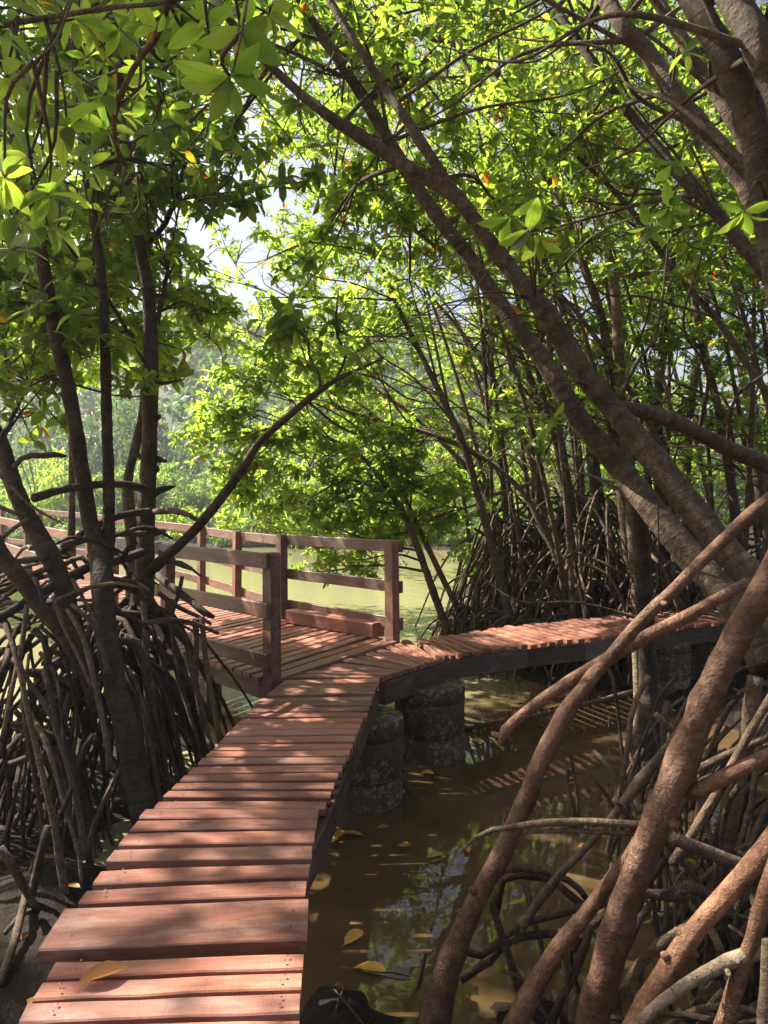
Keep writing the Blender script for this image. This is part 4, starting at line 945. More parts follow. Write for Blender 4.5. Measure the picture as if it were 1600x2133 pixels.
# hand-placed prop roots in front
FRONT = [([(1640,1010,3.4,35.2),(1560,1075,3.4,36),(1480,1150,3.4,36.8),(1410,1222,3.35,36.8),(1340,1290,3.3,36.8),(1255,1385,3.3,37.6),(1185,1475,3.25,38.4),(1135,1570,3.2,40),(1090,1680,3.2,41.6),(1050,1770,3.2,44.8),(1000,1862,3.2,48),(955,1960,3.2,52.8),(920,2060,3.2,62.4),(900,2150,3.2,76)], 'root_red'),
 ([(1560,1212,3.6,24),(1500,1245,3.55,28.8),(1420,1290,3.5,33.6),(1330,1335,3.45,33.6),(1240,1388,3.4,33.6),(1170,1430,3.35,32),(1105,1475,3.3,30.4),(1062,1512,3.3,30.4),(1048,1535,3.3,33.6),(1045,1552,3.3,19.2)], 'root_red'),
 ([(1660,1090,2.7,63.9),(1600,1210,2.7,66.3),(1545,1310,2.7,66.3),(1480,1435,2.7,65.1),(1425,1570,2.7,66.3),(1372,1700,2.7,66.3),(1320,1830,2.72,66.3),(1275,1970,2.75,65.1),(1230,2133,2.8,69.9),(1205,2230,2.85,77)], 'root_red'),
 ([(1515,1330,3.5,19.2),(1488,1385,3.5,20),(1425,1508,3.45,21.6),(1370,1580,3.4,22.4),(1338,1622,3.4,32),(1275,1703,3.4,20.8),(1225,1760,3.4,20),(1172,1815,3.4,20.8),(1118,1885,3.4,22.4),(1070,1960,3.4,24)], 'root_grey'),
 ([(1352,1722,2.9,34),(1320,1770,2.9,34),(1285,1818,2.9,36.7),(1225,1898,2.9,39.4),(1165,1975,2.9,42.2),(1110,2060,2.9,47.6),(1070,2150,2.9,54.4)], 'root_red'),
 ([(1365,1722,2.95,17.6),(1300,1716,2.95,16.8),(1200,1712,2.95,16),(1130,1714,2.95,15.2),(1075,1722,2.95,13.6),(1020,1730,2.95,11.2),(985,1748,2.95,9.6),(958,1778,2.95,5.6)], 'root_grey'),
 ([(1340,1735,2.95,11.2),(1280,1735,2.95,10.4),(1180,1730,2.95,9.6),(1090,1735,2.95,7.2)], 'root_grey'),
 ([(1660,1670,2.4,55),(1600,1765,2.4,55),(1525,1850,2.4,55),(1450,1935,2.4,53.7),(1400,2010,2.4,52.3),(1350,2090,2.4,53.7),(1300,2180,2.4,57.8)], 'root_red'),
 ([(1400,1745,2.9,30.4),(1450,1765,2.9,30.4),(1510,1790,2.9,30.4),(1600,1820,2.9,28.8),(1680,1850,2.9,27.2)], 'root_grey'),
 ([(1660,1545,2.6,34),(1600,1575,2.6,34),(1545,1600,2.6,34),(1490,1630,2.65,34),(1430,1655,2.7,29.9)], 'root_red'),
 ([(1010,1860,3.6,12.8),(1040,1816,3.6,17.6),(1100,1808,3.6,17.6),(1160,1822,3.6,17.6),(1200,1845,3.6,16.8),(1228,1880,3.6,16)], 'root_dark'),
 ([(1030,1900,3.7,20.8),(1050,1830,3.7,22.4),(1100,1822,3.7,21.6),(1150,1832,3.7,20.8),(1180,1860,3.6,20.8),(1225,1895,3.6,22.4)], 'root_dark'),
 ([(1620,1965,2.3,35.2),(1570,1985,2.3,35.2),(1500,2010,2.3,35.2),(1430,2050,2.3,33.6),(1370,2095,2.3,32),(1300,2160,2.3,32)], 'bark_pale'),
 ([(1630,1750,2.3,32),(1600,1840,2.3,32),(1572,1940,2.3,33.6),(1548,2010,2.3,33.6),(1520,2090,2.3,35.2),(1500,2160,2.3,36.8)], 'root_red'),
 ([(1460,1910,2.8,22.4),(1420,1935,2.8,22.4),(1370,1970,2.8,24),(1330,2010,2.8,24),(1290,2080,2.8,25.6)], 'root_grey'),
 ([(1600,1960,2.2,24),(1597,2050,2.2,27.2),(1590,2150,2.2,30.4)], 'bark_pale'),
 ([(1025,1880,3.2,12.8),(1050,1960,3.2,16),(1075,2040,3.2,20.8),(1095,2110,3.2,25.6)], 'root_dark'),
 ([(940,1960,3.3,14.4),(1000,1990,3.3,17.6),(1080,1930,3.4,16),(1180,1900,3.5,17.6),(1260,1880,3.5,19.2),(1330,1890,3.4,20.8)], 'root_dark'),
 ([(960,2040,3.3,20.8),(1020,2000,3.35,20.8),(1060,1960,3.4,17.6),(1140,1945,3.4,17.6),(1220,1950,3.4,19.2),(1300,1990,3.4,20.8)], 'root_dark'),
 ([(1430,1870,3.1,24),(1360,1862,3.1,22.4),(1290,1870,3.1,22.4),(1230,1890,3.1,20.8)], 'root_grey'),
 ([(1500,1880,2.7,20.8),(1440,1850,2.7,20.8),(1380,1870,2.7,20.8)], 'root_dark'),
 ([(1180,1960,3,14.4),(1178,2040,3,16),(1175,2133,3,17.6)], 'root_grey'), ([(1230,1930,3,17.6),(1210,2000,3,17.6),(1170,2080,3,19.2),(1140,2150,3,20.8)], 'root_dark'),
 ([(1575,1410,3.4,32),(1560,1500,3.4,30.4),(1545,1600,3.4,28.8),(1520,1720,3.4,28.8),(1505,1820,3.4,28.8)], 'root_grey'),
 ([(1620,1430,3,19.2),(1560,1530,3,20.8),(1500,1640,3,20.8),(1440,1740,3,22.4),(1400,1800,3,24)], 'root_grey'),
 ([(1600,1480,3.3,14.4),(1560,1560,3.3,16),(1520,1650,3.3,16),(1490,1760,3.3,17.6)], 'root_dark'),
 ([(1600,1535,3.1,16),(1520,1570,3.1,17.6),(1450,1605,3.1,19.2),(1400,1640,3.1,17.6),(1330,1690,3.1,16)], 'root_grey')]
for st, mt in FRONT:                                  # snapped rootlets and nodes on the big props
    if st[2][3] > 32:
        for _ in range(4):
            k_ = t.rng.integers(1, len(st) - 1); a_, b_ = np.array(P(*st[k_][:3])), np.array(P(*st[k_ + 1][:3])); p_ = a_ + (b_ - a_) * t.rng.random(); R_ = st[k_][3] / 2 * st[k_][2] / F
            d_ = np.cross(b_ - a_, t.rng.standard_normal(3)); d_ /= np.linalg.norm(d_); L_ = R_ * t.rng.uniform(1.1, 1.6)
            t.stem3([p_, p_ + d_ * L_ * .7, p_ + d_ * L_], [R_ * .45, R_ * .33, R_ * .16], mat=mt, name='stub', sides=7, attach=False, knots=.25, lump=.08)
for st, mt in FRONT: t.stem(st, mat=mt, name='root', sides=12 if st[2][3] > 40 else 8, attach=False, knots=.2, lump=.055)
r = t.rng
for i in range(190):                                   # finer tangle of props behind the big ones
    if i < 70 or i > 130: e = np.array([r.uniform(1.3, 3.6), r.uniform(2.9, 5.2), 0])
    else: e = np.array([r.uniform(.75, 2.0), r.uniform(2.5, 3.9), 0])
    e[2] = gz(e[0], e[1]) - .06
    s = e + np.array([r.normal(.35, .5), r.normal(.2, .4), 0]); s[2] = r.uniform(-.6, .35) if i < 70 or i > 130 else r.uniform(-.75, -.35)
    t.root(s, e, r.uniform(.009, .02), r.uniform(-.05, .25), ('root_dark', 'root_grey', 'root_dark')[i % 3], .04)

t = Tree('leaning_mangrove', 'thick shaded mangrove trunk leaning up, upper of the crossing pair, forked near its top', 'tree', P(1640, 1400, 4.7), 'bark')
TU = t
t.stem([(1680,1400,4.6,81.3),(1620,1275,4.7,83.8),(1565,1200,4.8,81.3),(1525,1160,4.9,80),(1475,1102,5,76.4),(1425,1040,5.1,72.6),(1375,970,5.2,67.5),(1325,910,5.3,63.8),(1275,850,5.4,60.1),(1222,790,5.4,56.3),(1182,722,5.5,52.5),(1130,642,5.5,48.8),(1062,560,5.6,45.1),(1005,482,5.6,41.3),(958,418,5.7,41.3),(905,380,5.7,35.1),(850,350,5.7,33.8),(762,292,5.8,31.3),(690,245,5.8,28.8),(620,190,5.9,26.3),(545,118,6,23.7),(470,30,6,20.1),(400,-80,6,16.3)], sides=16, knots=.12)
t.stem([(960,420,5.7,40),(930,380,5.7,30.4),(900,332,5.7,27.2),(862,272,5.7,25.6),(832,228,5.7,24),(800,180,5.8,22.4),(745,95,5.8,20.8),(690,5,5.9,19.2),(640,-90,6,16)], sides=10)
t.stem([(1285,848,5.42,28),(1320,852,5.55,30),(1380,868,5.9,36),(1450,900,6.3,38),(1520,935,6.6,38),(1600,968,6.9,40),(1700,1000,7.2,42)], name='branch', mat='bark', sides=10)
ring_roots(t, P(1650, 1350, 4.7), 22, -.3, .6, .3, 1.3, r0=(.014, .026), mats=('root_grey', 'root_dark'))

def simple(label, stems, cat='tree', name='leaning_mangrove', bark='bark', roots=0, rr=(.5, 1.3), zr=(-.4, .6), base=None, mats=('root_dark', 'root_grey'), group=None):
    b = stems[0][0]; base_p = P(b[0], b[1], b[2])
    t = Tree(name, label, cat, (base_p[0], base_p[1], WATER_Z), bark, group); t.pull = 1.0
    for st in stems: t.stem(st, sides=10 if st[0][3] > 25 else 8)
    if roots: ring_roots(t, base_p, roots, *zr, *rr, mats=mats)
    return t
RT = [TL, TU]
RT.append(simple('knobbly grey mangrove trunk slanting across the upper corner with ring scars', [[(1680,640,4.6,58.1),(1600,450,4.6,56.3),(1565,400,4.6,54.6),(1515,325,4.65,51),(1460,265,4.7,48.4),(1400,190,4.7,45.8),(1350,110,4.8,44),(1300,58,4.8,41.4),(1265,0,4.9,38.7),(1200,-120,5,31.7)]]))
RT.append(simple('dark thick mangrove trunk running out of the top corner, in front of the others', [[(1640,640,3.6,73.9),(1605,450,3.6,70.4),(1585,320,3.6,66.9),(1552,205,3.6,63.4),(1500,100,3.6,59.8),(1440,0,3.7,54.6),(1380,-110,3.8,47.5)]], bark='bark_dark'))
RT.append(simple('stout shaded trunk cut by the extreme upper corner', [[(1680,330,3.3,76),(1620,180,3.3,74),(1572,75,3.3,70),(1525,-5,3.4,66),(1460,-120,3.5,56)]], bark='bark_dark'))
RT.append(simple('short reddish brown trunk between the two thick ones in the top corner', [[(1600,390,5.2,40),(1555,300,5.2,40),(1522,240,5.2,38),(1475,165,5.3,35),(1430,95,5.3,32),(1368,0,5.4,28),(1300,-100,5.5,22)]]))
RT.append(simple('slim grey mangrove stem slanting from the top edge to the side of the picture', [[(1760,800,6.5,40),(1600,578,6.6,36),(1500,452,6.7,33),(1425,376,6.8,30),(1375,312,6.9,28),(1315,240,7,26),(1250,150,7,24),(1200,80,7.1,22),(1145,0,7.2,20),(1090,-90,7.2,15)]]))
RT.append(simple('very thin dark stem making a long diagonal through the leaves', [[(1760,1050,7.8,22),(1660,900,7.8,20),(1580,795,7.8,18),(1500,675,7.8,17),(1400,560,7.9,16),(1325,450,8,15),(1250,370,8,14),(1120,250,8.1,13),(1015,140,8.2,12),(925,85,8.3,10),(800,62,8.4,7)]]))
RT.append(simple('slender upright mangrove stem with a lit edge behind the crossing trunks', [[(1330,1290,9.6,26),(1310,1000,9.6,24),(1292,800,9.6,22),(1280,600,9.6,20),(1260,500,9.7,18),(1240,400,9.8,16),(1215,300,9.9,14),(1200,200,10,11),(1180,40,10,8)]], roots=18))
RT.append(simple('slender bowed mangrove stem beside the upright one', [[(1320,1260,10.2,24),(1290,980,10.2,22),(1272,785,10.2,21),(1250,650,10.2,19),(1210,540,10.3,18),(1170,425,10.4,17),(1125,350,10.4,15),(1080,265,10.5,13),(1000,180,10.6,10),(930,60,10.7,7)]], roots=18))

# ---- mangrove stand on the mud behind the far span
STAND = [('thin brown stem rising from the far edge of the planks, bowed over the channel', [(1070,1320,9.9,20),(1062,1285,9.9,19),(1035,1175,9.9,18),(1000,1050,10,17),(965,925,10,17),(900,785,10.1,15),(865,715,10.2,13),(820,620,10.3,10),(790,540,10.4,7)], 14),
 ('outermost thin stem standing in the water by the platform post', [(945,1370,10.5,19),(932,1315,10.5,18),(900,1225,10.5,17),(850,1090,10.6,15),(800,1008,10.7,13),(740,940,10.8,10),(650,900,10.9,7)], 10),
 ('second thin stem in the water edge, forked low', [(985,1360,10.9,16),(972,1310,10.9,15),(920,1200,10.9,14),(865,1085,11,13),(810,960,11.1,11),(770,860,11.2,8)], 12),
 ('arching thin stem that bends flat over the channel', [(1205,1300,10.2,18),(1165,1175,10.2,17),(1125,1090,10.3,16),(1080,1015,10.4,15),(990,945,10.5,13),(900,905,10.7,11),(800,880,10.9,8),(700,850,11,5)], 14),
 ('dark stem rising from the middle of the root mound', [(1260,1180,10.8,30),(1255,1090,10.8,28),(1240,1000,10.8,26),(1225,880,10.9,22),(1200,760,11,19),(1170,640,11.1,16),(1120,500,11.3,12),(1090,400,11.4,8)], 46),
 ('stem leaning away from the top of the root mound', [(1195,1090,11.2,24),(1182,1010,11.2,22),(1160,915,11.3,20),(1120,825,11.4,18),(1095,765,11.4,16),(1050,660,11.6,13),(1000,560,11.8,9)], 44),
 ('pale straight stem behind the root mound', [(1140,1130,12.2,20),(1120,1000,12.2,18),(1085,900,12.3,17),(1020,780,12.4,14),(960,690,12.5,11),(900,620,12.6,7)], 36),
 ('stem at the outer flank of the root mound', [(1060,1200,11.6,20),(1040,1100,11.6,18),(1000,1010,11.7,17),(930,930,11.8,14),(840,850,12,11),(760,800,12.2,7)], 40),
 ('dark upright stem right of the root mound', [(1385,1260,11.5,24),(1375,1050,11.5,22),(1370,850,11.5,20),(1385,700,11.6,18),(1400,560,11.8,15),(1395,400,12,11)], 26),
 ('narrow double stem beyond the mound', [(1440,1250,12.5,18),(1430,1050,12.5,17),(1440,850,12.6,15),(1470,650,12.8,12),(1480,450,13,8)], 20),
 ('pale thin stem near the picture side behind the trunks', [(1545,1260,11,22),(1530,1060,11,20),(1500,870,11.1,18),(1460,700,11.3,15),(1440,560,11.5,11)], 20),
 ('thin slanting stem between the trunks and the mound', [(1480,1180,9.5,18),(1420,1020,9.5,17),(1360,900,9.6,16),(1280,760,9.7,14),(1200,650,9.9,11),(1120,560,10,7)], 12),
 ('leaning thin stem furthest back in the stand', [(1330,1150,14,18),(1300,960,14,17),(1250,780,14.2,15),(1160,600,14.5,12),(1080,460,14.8,8)], 18),
 ('lit thin stem at the back of the stand near the picture side', [(1590,1120,13.5,20),(1570,900,13.5,19),(1530,700,13.7,16),(1500,500,14,12)], 16)]
ST = []
for lab, st, nr in STAND:
    t = simple(lab, [st], name='mangrove_tree', bark='bark' if 'dark' not in lab else 'bark_dark', roots=0); ST.append(t)
    b = P(*st[0][:3]); z1 = min(max(b[2], -.3) + .3, 1.5)
    if nr > 25: z1 = 1.75
    ring_roots(t, (b[0], b[1]), int(nr * 1.7), -.5, z1, .4, 1.35 + .4 * max(z1, 0), r0=(.013, .028), mats=('root_grey', 'root_dark'), arch=(.2, 1.5))

for i in range(70):                                    # wild arching props between the feet of the stand
    t = ST[i % len(ST)]; r = t.rng; x, y = r.uniform(1.3, 6.2), r.uniform(10.0, 12.6); z = r.uniform(-.2, 1.35); a = r.uniform(0, 6.28); L_ = r.uniform(.5, 1.4)
    e = np.array([x + L_ * math.cos(a), y + .7 * L_ * math.sin(a), 0]); e[2] = gz(e[0], e[1]) - .06; s_ = np.array([x, y, z]); m = (s_ + e) / 2 + (.25 * math.cos(a), .2 * math.sin(a), r.uniform(.15, .6)); r0 = r.uniform(.012, .026)
    t.stem3([s_, (s_ + m) / 2 + (0, 0, .12), m, (m + e * 2) / 3 + (.12 * math.cos(a), 0, -.05), e], [r0, r0, r0 * .9, r0 * .8, r0 * .75], mat='root_grey' if i % 2 else 'root_dark', name='root', sides=7, attach=False)
for i in range(40):                                    # plain stems that fill the stand's depth
    r = np.random.default_rng(500 + i); x, y = (r.uniform(2.2, 9), r.uniform(13, 19)) if i < 9 else (r.uniform(1.7, 7.2), r.uniform(9.8, 14))
    t = Tree('mangrove_tree', 'thin grey mangrove stem standing deep in the shaded stand', 'tree', (x, y, -.8), 'bark', 'mangrove stems deep in the stand'); t.pull = 1.0; ST.append(t)
    l = r.uniform(-1.6, .1); h = r.uniform(5, 7.5)
    t.stem3([(x, y, -.9), (x + l * .12, y, .8), (x + l * .4, y - .2, 2.6), (x + l * .8, y - .3, 4.6), (x + l * 1.2, y - .3, h)], np.array((.075, .065, .055, .04, .018)) * (1 if i < 9 else .62), sides=8)
    ring_roots(t, (x, y), 14, -.4, .9, .4, 1.4, mats=('root_grey', 'root_dark'))

for t in RT + ST: t.pull = 1.0
# canopy masses
for a, b, D in scatter(520, 1640, -90, 640, 150, 6.4, 9.2, 11, lambda a, b: a < 640 and b > 330):
    c = P(a, b, D); nearest(RT, c).blob(c, (.95, 1.0, .75), 54, .118)
for a, b, D in scatter(560, 1640, 20, 980, 150, 9.8, 13.0, 12, lambda a, b: a < 960 and b > 290):
    c = P(a, b, D); nearest(RT[6:] + ST, c).blob(c, (1.25, 1.25, .95), 105, .12)
for a, b, D in scatter(640, 1660, 150, 1130, 175, 14, 19, 13):
    c = P(a, b, D); nearest(ST, c).blob(c, (1.7, 1.7, 1.3), 160, .14)
for a, b, D in scatter(700, 1680, 60, 1080, 190, 20, 27, 14):
    c = P(a, b, D); nearest(ST, c).blob(c, (2.3, 2.3, 1.8), 170, .18, leafmat='leaf_bright')
# sunlit sprays that hang over the channel
HANG = [(520,690,10.2,.75),(600,620,10.4,.8),(560,790,10.5,.7),(470,840,11,.6),(430,905,11.2,.5),(520,900,11,.7),(600,950,11,.8),(500,985,11.3,.65),(560,1055,11.3,.6),(640,1040,11,.7),(690,940,10.8,.8),(700,820,10.6,.8),(740,1020,10.8,.8),(700,1100,10.9,.55),(800,1060,10.8,.7),(800,940,10.7,.8),(880,1000,10.9,.8),(900,900,10.8,.8),(960,1060,11,.7),(860,1110,11,.5),(640,720,10.4,.8),(780,700,10.4,.8),(540,545,10.6,.6),(630,500,10.6,.7),(480,1075,11.6,.45),(760,1165,10.6,.35),(680,1190,10.7,.28)]
for a, b, D, rr in HANG:
    c = P(a, b, D); nearest(ST[:4] + ST[6:8], c).blob(c, (rr * 1.05, rr, rr * .75), int(24 + 62 * rr * rr) if rr > .4 else 12, .135, leafmat='leaf_bright', hang=.15, up=.8)
r = np.random.default_rng(31)
def droop(t, px, py, D, ln, ax=(0, -.2, -.6)):
    c = P(px, py, D); t.whorls([c], [ax], [ln], nmin=6, nmax=8)
    A_ = np.concatenate(t.axes)[:, :3]; a = A_[np.argmin(np.linalg.norm(A_ - c, axis=1) + np.maximum(c[2] - A_[:, 2], 0) * .3)]
    t.part('branch', tube(spline(np.array([a, (a + c) / 2 + (0, 0, .15), c]), 9), np.linspace(.009, .004, 9), 5, 9, .1, t.rng))
for q in ((1100,478,3.7,.15),(1065,450,3.8,.14),(1125,500,3.9,.13),(1395,430,4.2,.14),(1350,470,4.4,.13),(740,735,4.6,.12),(1080,860,5.0,.14),(1150,870,5.1,.13),(880,690,5,.13),(970,740,5,.12),(990,600,5.2,.12)): droop(TU, *q)
droop(RT[3], 1550, 440, 3.3, .13); droop(RT[2], 1430, 110, 4.2, .13, (.1, -.2, .2)); droop(RT[2], 1400, 340, 4.2, .12)
for t in RT + ST:                                      # thin bare branches that cross the canopy
    A_ = np.concatenate(t.axes)
    for _ in range(9 if t in RT else 6):
        a = A_[t.rng.integers(len(A_) // 3, len(A_))]; L_ = t.rng.uniform(.8, 2.4); d = np.array([t.rng.normal(-.35, .7), t.rng.normal(0, .5), t.rng.uniform(.1, 1)]); d /= np.linalg.norm(d)
        sd = np.cross(d, (0, 0, 1)); p0 = a[:3]; r0 = min(a[3] * .5, .019)
        pts = [p0, p0 + d * L_ * .35 + sd * t.rng.normal(0, .12), p0 + d * L_ * .7 + sd * t.rng.normal(0, .2) - (0, 0, .08 * L_), p0 + d * L_ + sd * t.rng.normal(0, .3) + (0, 0, t.rng.normal(0, .25))]
        t.stem3(pts, [r0, r0 * .75, r0 * .5, r0 * .25], name='branch', sides=6, knots=.2)
sv = np.array(SUN)
TARGETS = [(x, y, 0) for x, y in zip(r.uniform(-1.1, .1, 11), r.uniform(1.3, 6.0, 11))] + [(x, y, -.5) for x, y in zip(r.uniform(-3.4, -1, 7), r.uniform(2, 5.5, 7))] + \
    [(x, y, -.6) for x, y in zip(r.uniform(.2, 3.4, 22), r.uniform(2.2, 6.2, 22))] + [(x, y, z) for x, y, z in zip(r.uniform(-1.6, -.2, 7), r.uniform(1.7, 3, 7), r.uniform(1.8, 3, 7))] + [tuple(P(*q_)) for q_ in ((478,170,1.75),(480,120,1.8),(520,60,1.9),(430,100,2.0),(1100,490,3.7),(1100,520,3.8),(1550,440,3.3),(1390,440,4.2),(1000,600,5.1))] + [(-2.0, 2.4, -.7), (-1.6, 2.0, -.7), (-2.4, 3.0, -.7), (-1.5, 3.0, -.7), (-1.3, 2.5, -.7)]
for px_, py_, D_ in ((478,170,2.0),(500,80,2.05),(540,40,2.3)):  # unseen leaf masses added sunward to shade the near hanging whorls
    for k_ in (2.6, 3.6):
        c = P(px_, py_, D_) + sv * k_; TN.blob(c, (.55, .55, .4), 60, .13)
for q in TARGETS:                                      # roof of leaves above the picture, added along sun rays to shade deck, roots, pool
    p = np.array(q, float); k = 5.0 / sv[2]
    while True:
        c = p + sv * k
        if c[2] > 1.45 + .72 * c[1] + .2 or c[2] > 9.5: break
        k += .25
    c = p + sv * (k + r.uniform(.5, 4)); nearest(RT[:8] + [TN], c).blob(c, (.9, .9, .55), 40 if q[2] == 0 else 54, .14)
for a, b, D in scatter(450, 1010, 930, 1150, 100, 12.5, 16, 21):
    c = P(a, b, D); nearest(ST[:8], c).blob(c, (.95, .9, .6), 52, .135, leafmat='leaf_bright', hang=.2, up=.8)
for a, b, D in scatter(430, 900, 560, 940, 150, 12.5, 16, 22):
    c = P(a, b, D); nearest(ST[:8], c).blob(c, (.95, .9, .7), 44, .135, leafmat='leaf_bright', hang=.2, up=.8)
for t in RT: t.done(160)
TN.done(300)
for t in ST: t.done(100)

# ---- far bank: shrubs one by one, trees behind them, wooded hill
def far_proto(kind, n, seed, name, leaf):
    r = np.random.default_rng(seed); d = r.standard_normal((n, 3)); d /= np.linalg.norm(d, axis=1)[:, None]
    lobes = r.normal(0, .55, (9, 3)) * (1, 1, .6); lobes[:, 2] = np.abs(lobes[:, 2]); k = r.integers(0, 9, n); rr = r.uniform(.30, .5, 9)[k]
    c = lobes[k] + d * rr[:, None] * r.uniform(.7, 1.05, n)[:, None]; c[:, 2] = np.abs(c[:, 2]) + .05
    b, dd, nn, l = rosette_leaves(c, d * .7 + np.array([0, 0, .6]) + r.normal(0, .3, (n, 3)), np.full(n, leaf), r, 4, 6)
    V, T = leaf_mesh_arrays(b, dd, nn, l, 'lo'); return mesh_arrays('foliage', V, tris=T)
FP = [far_proto('shrub', 900, 900 + i, 'foliage', .085) for i in range(4)]
FPS = [far_proto('shrub', 1300, 900 + i, 'foliage', .10) for i in range(4)]
for m_ in FP: m_.materials.append(M['leaf_far'])
for m_ in FPS: m_.materials.append(M['leaf_bank'])
FPB = []
for m_ in FP[:2]:
    c_ = m_.copy(); c_.materials.clear(); c_.materials.append(M['leaf_bright']); FPB.append(c_)
TRK = []
for i in range(2):
    r = np.random.default_rng(950 + i); q = MB()
    for j in range(5):
        a = r.uniform(0, 6.28); q.add(*tube(np.array([(0, 0, -.2), (.15 * math.cos(a), .15 * math.sin(a), .3), (.5 * math.cos(a), .5 * math.sin(a), .8)]), (.03, .022, .01), 5, 5, 0, r))
    m_ = q.mesh('stem'); m_.materials.append(M['bark_dark']); TRK.append(m_)
def far_plant(name, label, cat, x, y, z, s, sz, k, group, bright=False):
    t = thing(name, label, cat, (x, y, z), group); t.rotation_euler = (0, 0, k * 2.4)
    f = obj('foliage', FPB[k % 2] if bright else FPS[k % 4] if cat == 'shrub' else FP[k % 4], None, t); f['kind'] = 'stuff'; f.scale = (s, s, sz)
    b = obj('trunk' if 'tree' in name else 'stem', TRK[k % 2], None, t); b.scale = (s, s, sz)
r = np.random.default_rng(77)
for i in range(34):
    x = -24 + i * 1.05 + r.uniform(-.5, .5); y = 39.5 + r.uniform(-.8, 1.2) - .08 * x
    px = 800 + F * x / y
    far_plant('bank_shrub', 'low green shrub at the waterline of the far bank', 'shrub', x, y, -.75, r.uniform(1.3, 1.9), r.uniform(1.3, 2.0), i, 'shrubs along the far waterline')
for i in range(25):
    x = -26 + i * 1.5 + r.uniform(-.7, .7); y = 43 + r.uniform(0, 3)
    far_plant('bank_shrub', 'rounded hazy bush in the second row of the far bank', 'shrub', x, y, .1, r.uniform(1.9, 2.7), r.uniform(2.4, 3.6), i + 3, 'bushes behind the far waterline')
far_plant('bank_tree', 'pale large leaved tree above the far bank bushes, by the slim forked stems', 'tree', -19.5, 41.5, .2, 2.2, 4.6, 1, None, True)
for i in range(26):
    x = -38 + i * 2.2 + r.uniform(-1.2, 1.2); y = 54 + r.uniform(0, 12)
    far_plant('bank_tree', 'hazy dark tree rising behind the far bank', 'tree', x, y, float(hill_z(np.float64(x), np.float64(y))) if y > 52 else .3, r.uniform(4, 5.5), r.uniform(6, 9.5), i, 'hazy trees behind the far bank')
n = 13000
x = r.uniform(-95, 50, n); y = r.uniform(66, 135, n); c = np.stack([x, y, hill_z(x, y)], -1)
cl = r.integers(0, 1000, n); cc = np.stack([r.uniform(-95, 60, 1000), r.uniform(58, 125, 1000)], -1); d = r.standard_normal((n, 3)); d /= np.linalg.norm(d, axis=1)[:, None]
c[:, :2] = cc[cl]; c[:, 2] = hill_z(c[:, 0], c[:, 1]) + 4.0; c += d * (3.0, 3.0, 3.6) * r.uniform(.8, 1, n)[:, None]
b, dd, nn, l = rosette_leaves(c, d + (0, 0, .5), np.full(n, .95), r, 5, 7)
V, T = leaf_mesh_arrays(b, dd, nn, l, 'lo')
tag(obj('far_wood', mesh_arrays('far_wood', V, tris=T), M['leaf_far']), kind='stuff')

# ------------------------------------------------------------------ fallen leaves, sticks
FLEAF = []
for q, (bend, tw) in enumerate(((.25, .2), (.5, -.3), (.1, .5))):
    v, tt = leaf_tmpl('hi'); v = v.copy(); v[:, 2] += bend * v[:, 0] ** 2 * .6 + .06 * np.abs(v[:, 1]) * 4 + tw * v[:, 0] * v[:, 1]; v[:, 1] *= 1.05
    m_ = mesh_arrays('fallen_leaf', v, tris=tt); m_.materials.append(M['fallen']); FLEAF.append(m_)
def fallen(px, py, z, size, ang, label, k):
    p = G(px, py, z); o = bpy.data.objects.new('fallen_leaf', FLEAF[k % 3]); COL.objects.link(o)
    o.location = (p[0], p[1], z + .010); o.scale = (size,) * 3; o.rotation_euler = (RNG.normal(0, .06), -.04, ang)
    tag(o, label, 'leaf', 'scattered leaf litter' if 'litter' in label else 'fallen mangrove leaves')
fallen(163, 2056, .002, .145, .55, 'large tan fallen leaf lying on the near deck boards', 0)
fallen(20, 2125, WATER_Z + .05, .16, .8, 'curled yellow leaf on the mud at the lower corner by the deck', 1)
fallen(10, 1890, WATER_Z + .05, .13, .6, 'brown leaf on dark mud among the shaded roots', 2)
fallen(105, 1850, WATER_Z + .06, .10, 2.6, 'greenish yellow leaf under the root tangle', 0)
for a, b, s, g, lab in ((668,1765,.13,.4,'yellow leaf in the sunlit puddle, closest to the deck edge'),(700,1750,.12,1.2,'pale leaf touching the bright orange one in the sunlit puddle'),(755,1743,.15,3.0,'bright orange leaf in the sunlit puddle beside the deck'),(785,1728,.09,.2,'small leaf just behind the sunlit puddle group'),(718,1972,.15,.9,'yellow leaf lying on wet mud below the deck edge'),
                        (805,2028,.17,2.9,'long curled tan leaf on the mud near the bottom edge'),(890,1790,.12,.4,'orange leaf floating alone on the dark pool'),(1060,1888,.10,.1,'yellow leaf caught under the arched mossy roots'),(1205,1767,.08,.2,'small yellow leaf floating behind the thin horizontal root'),(980,1547,.14,.1,'yellow leaf floating by the barnacled pile'),
                        (878,1613,.11,.1,'leaf floating in shade at the foot of the barnacled pile'),(848,1606,.09,2.4,'small shaded leaf beside the pile foot'),(800,1678,.10,.3,'leaf floating below the near pile'),(1135,1730,.10,.2,'pale leaf trapped against the horizontal root'),(1262,1478,.12,.1,'yellow leaf on sunlit brown water by the pale trunk'),(1375,1870,.12,.2,'tan leaf among the tangled roots')):
    z = max(WATER_Z, gz(*(G(a, b, WATER_Z)[:2]))) + .004; fallen(a, b, z, s, g, lab, int(s * 1000))
r = np.random.default_rng(66); _n = 0
while _n < 44:
    x, y = r.uniform(-3.4, 3.4), r.uniform(2.3, 6.5)
    if -1.2 < x < .1 and y < 6.3: continue
    px = 800 + F * x / y; z = max(WATER_Z, gz(x, y)) + .004; py = 1050 + F * (EYE - z) / y
    fallen(px, py, z, r.uniform(.06, .11), r.uniform(0, 6.28), 'small leaf litter scrap lying on mud or floating among the roots', _n); _n += 1
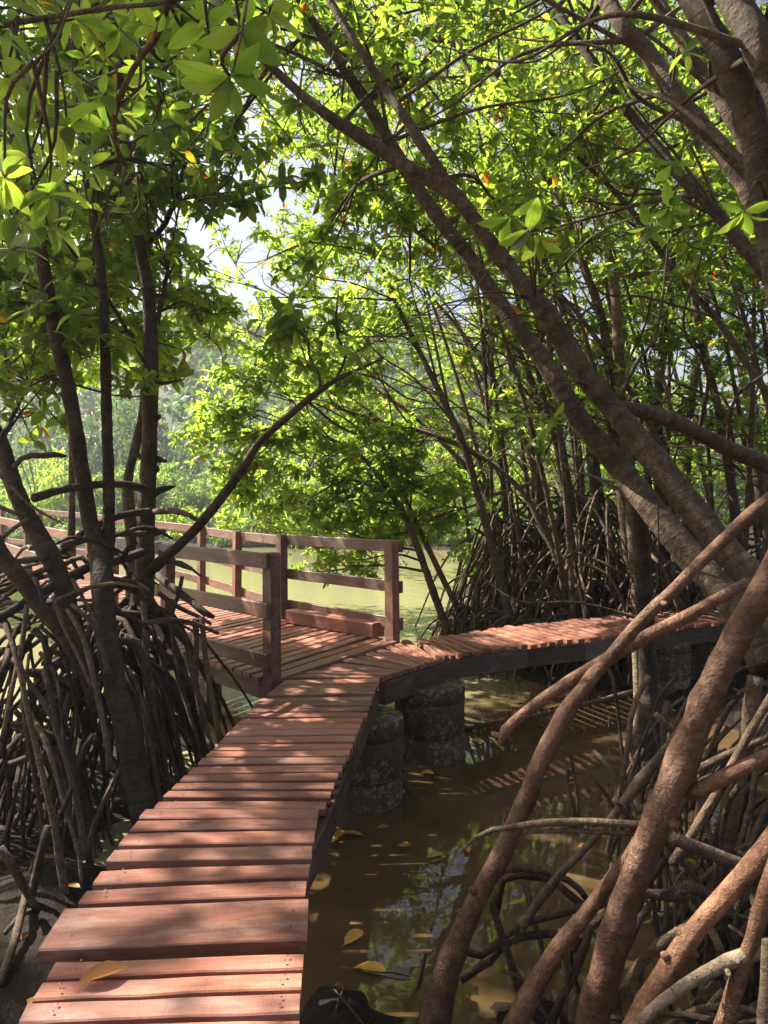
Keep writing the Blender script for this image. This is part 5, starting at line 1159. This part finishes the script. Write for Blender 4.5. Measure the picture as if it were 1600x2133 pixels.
def stick(rows, label, mat='root_dark'):
    pts = np.array([P(a, b, c) for a, b, c, w in rows]); rad = np.array([w / 2 * c / F for a, b, c, w in rows]); m = MB(); m.add(*tube(pts, rad, 6, 14, .1))
    o = obj('stick', m.mesh('stick', pts[0]), M[mat]); o.location = pts[0]; tag(o, label, 'stick', 'sticks in the water')
for i in range(26):                                    # small twigs washed up on the mud
    x, y = (r.uniform(-.25, .2), r.uniform(2.3, 3.6)) if i < 8 else (r.uniform(-2.6, -1.15), r.uniform(2.2, 3.6)) if i < 16 else (r.uniform(.3, 2.6), r.uniform(2.6, 6))
    z = max(WATER_Z, gz(x, y)) + .006; a = r.uniform(0, 6.28); L_ = r.uniform(.05, .16); d = np.array([math.cos(a), math.sin(a), 0]) * L_
    m = MB(); m.add(*tube(np.array([-d, d * .1 + (0, 0, .008), d + (0, 0, r.uniform(0, .03))]), (.004, .0045, .002), 5, 7, .2))
    o = obj('twig', m.mesh('twig'), M['root_dark']); o.location = (x, y, z); tag(o, 'small dead twig lying on wet mud or floating in the pool', 'twig', 'small dead twigs')
stick([(870,2060,3.35,8),(880,2020,3.35,8),(888,1985,3.35,6)], 'short dark stick standing up from the near pool')
stick([(1280,1680,4.6,9),(1255,1645,4.6,8),(1228,1612,4.6,5)], 'dark twig slanting out of the pool between the long roots')
stick([(960,1520,7.4,9),(1060,1500,7.4,9),(1180,1475,7.5,9),(1320,1440,7.6,11)], 'long pale pole lying at the water surface behind the stub root', 'root_grey')
stick([(1270,1515,7.2,6),(1270,1500,7.2,6),(1269,1494,7.2,4)], 'tiny peg of root poking out of the sunlit water')

# ------------------------------------------------------------------ morning haze: one closed box of thin air round everything
hz, nt, nd, lk = new_mat('haze_air')
vol = N(nt, 'ShaderNodeVolumePrincipled'); vol.inputs['Color'].default_value = (.93, .96, 1, 1); vol.inputs['Density'].default_value = HAZE; vol.inputs['Anisotropy'].default_value = .35
lk.new(vol.outputs[0], N(nt, 'ShaderNodeOutputMaterial').inputs['Volume'])
b = MB(); b.box((-206, -76, -2.6), (206, 318, 44))
tag(obj('haze', b.mesh('haze', smooth=False), hz), kind='stuff')
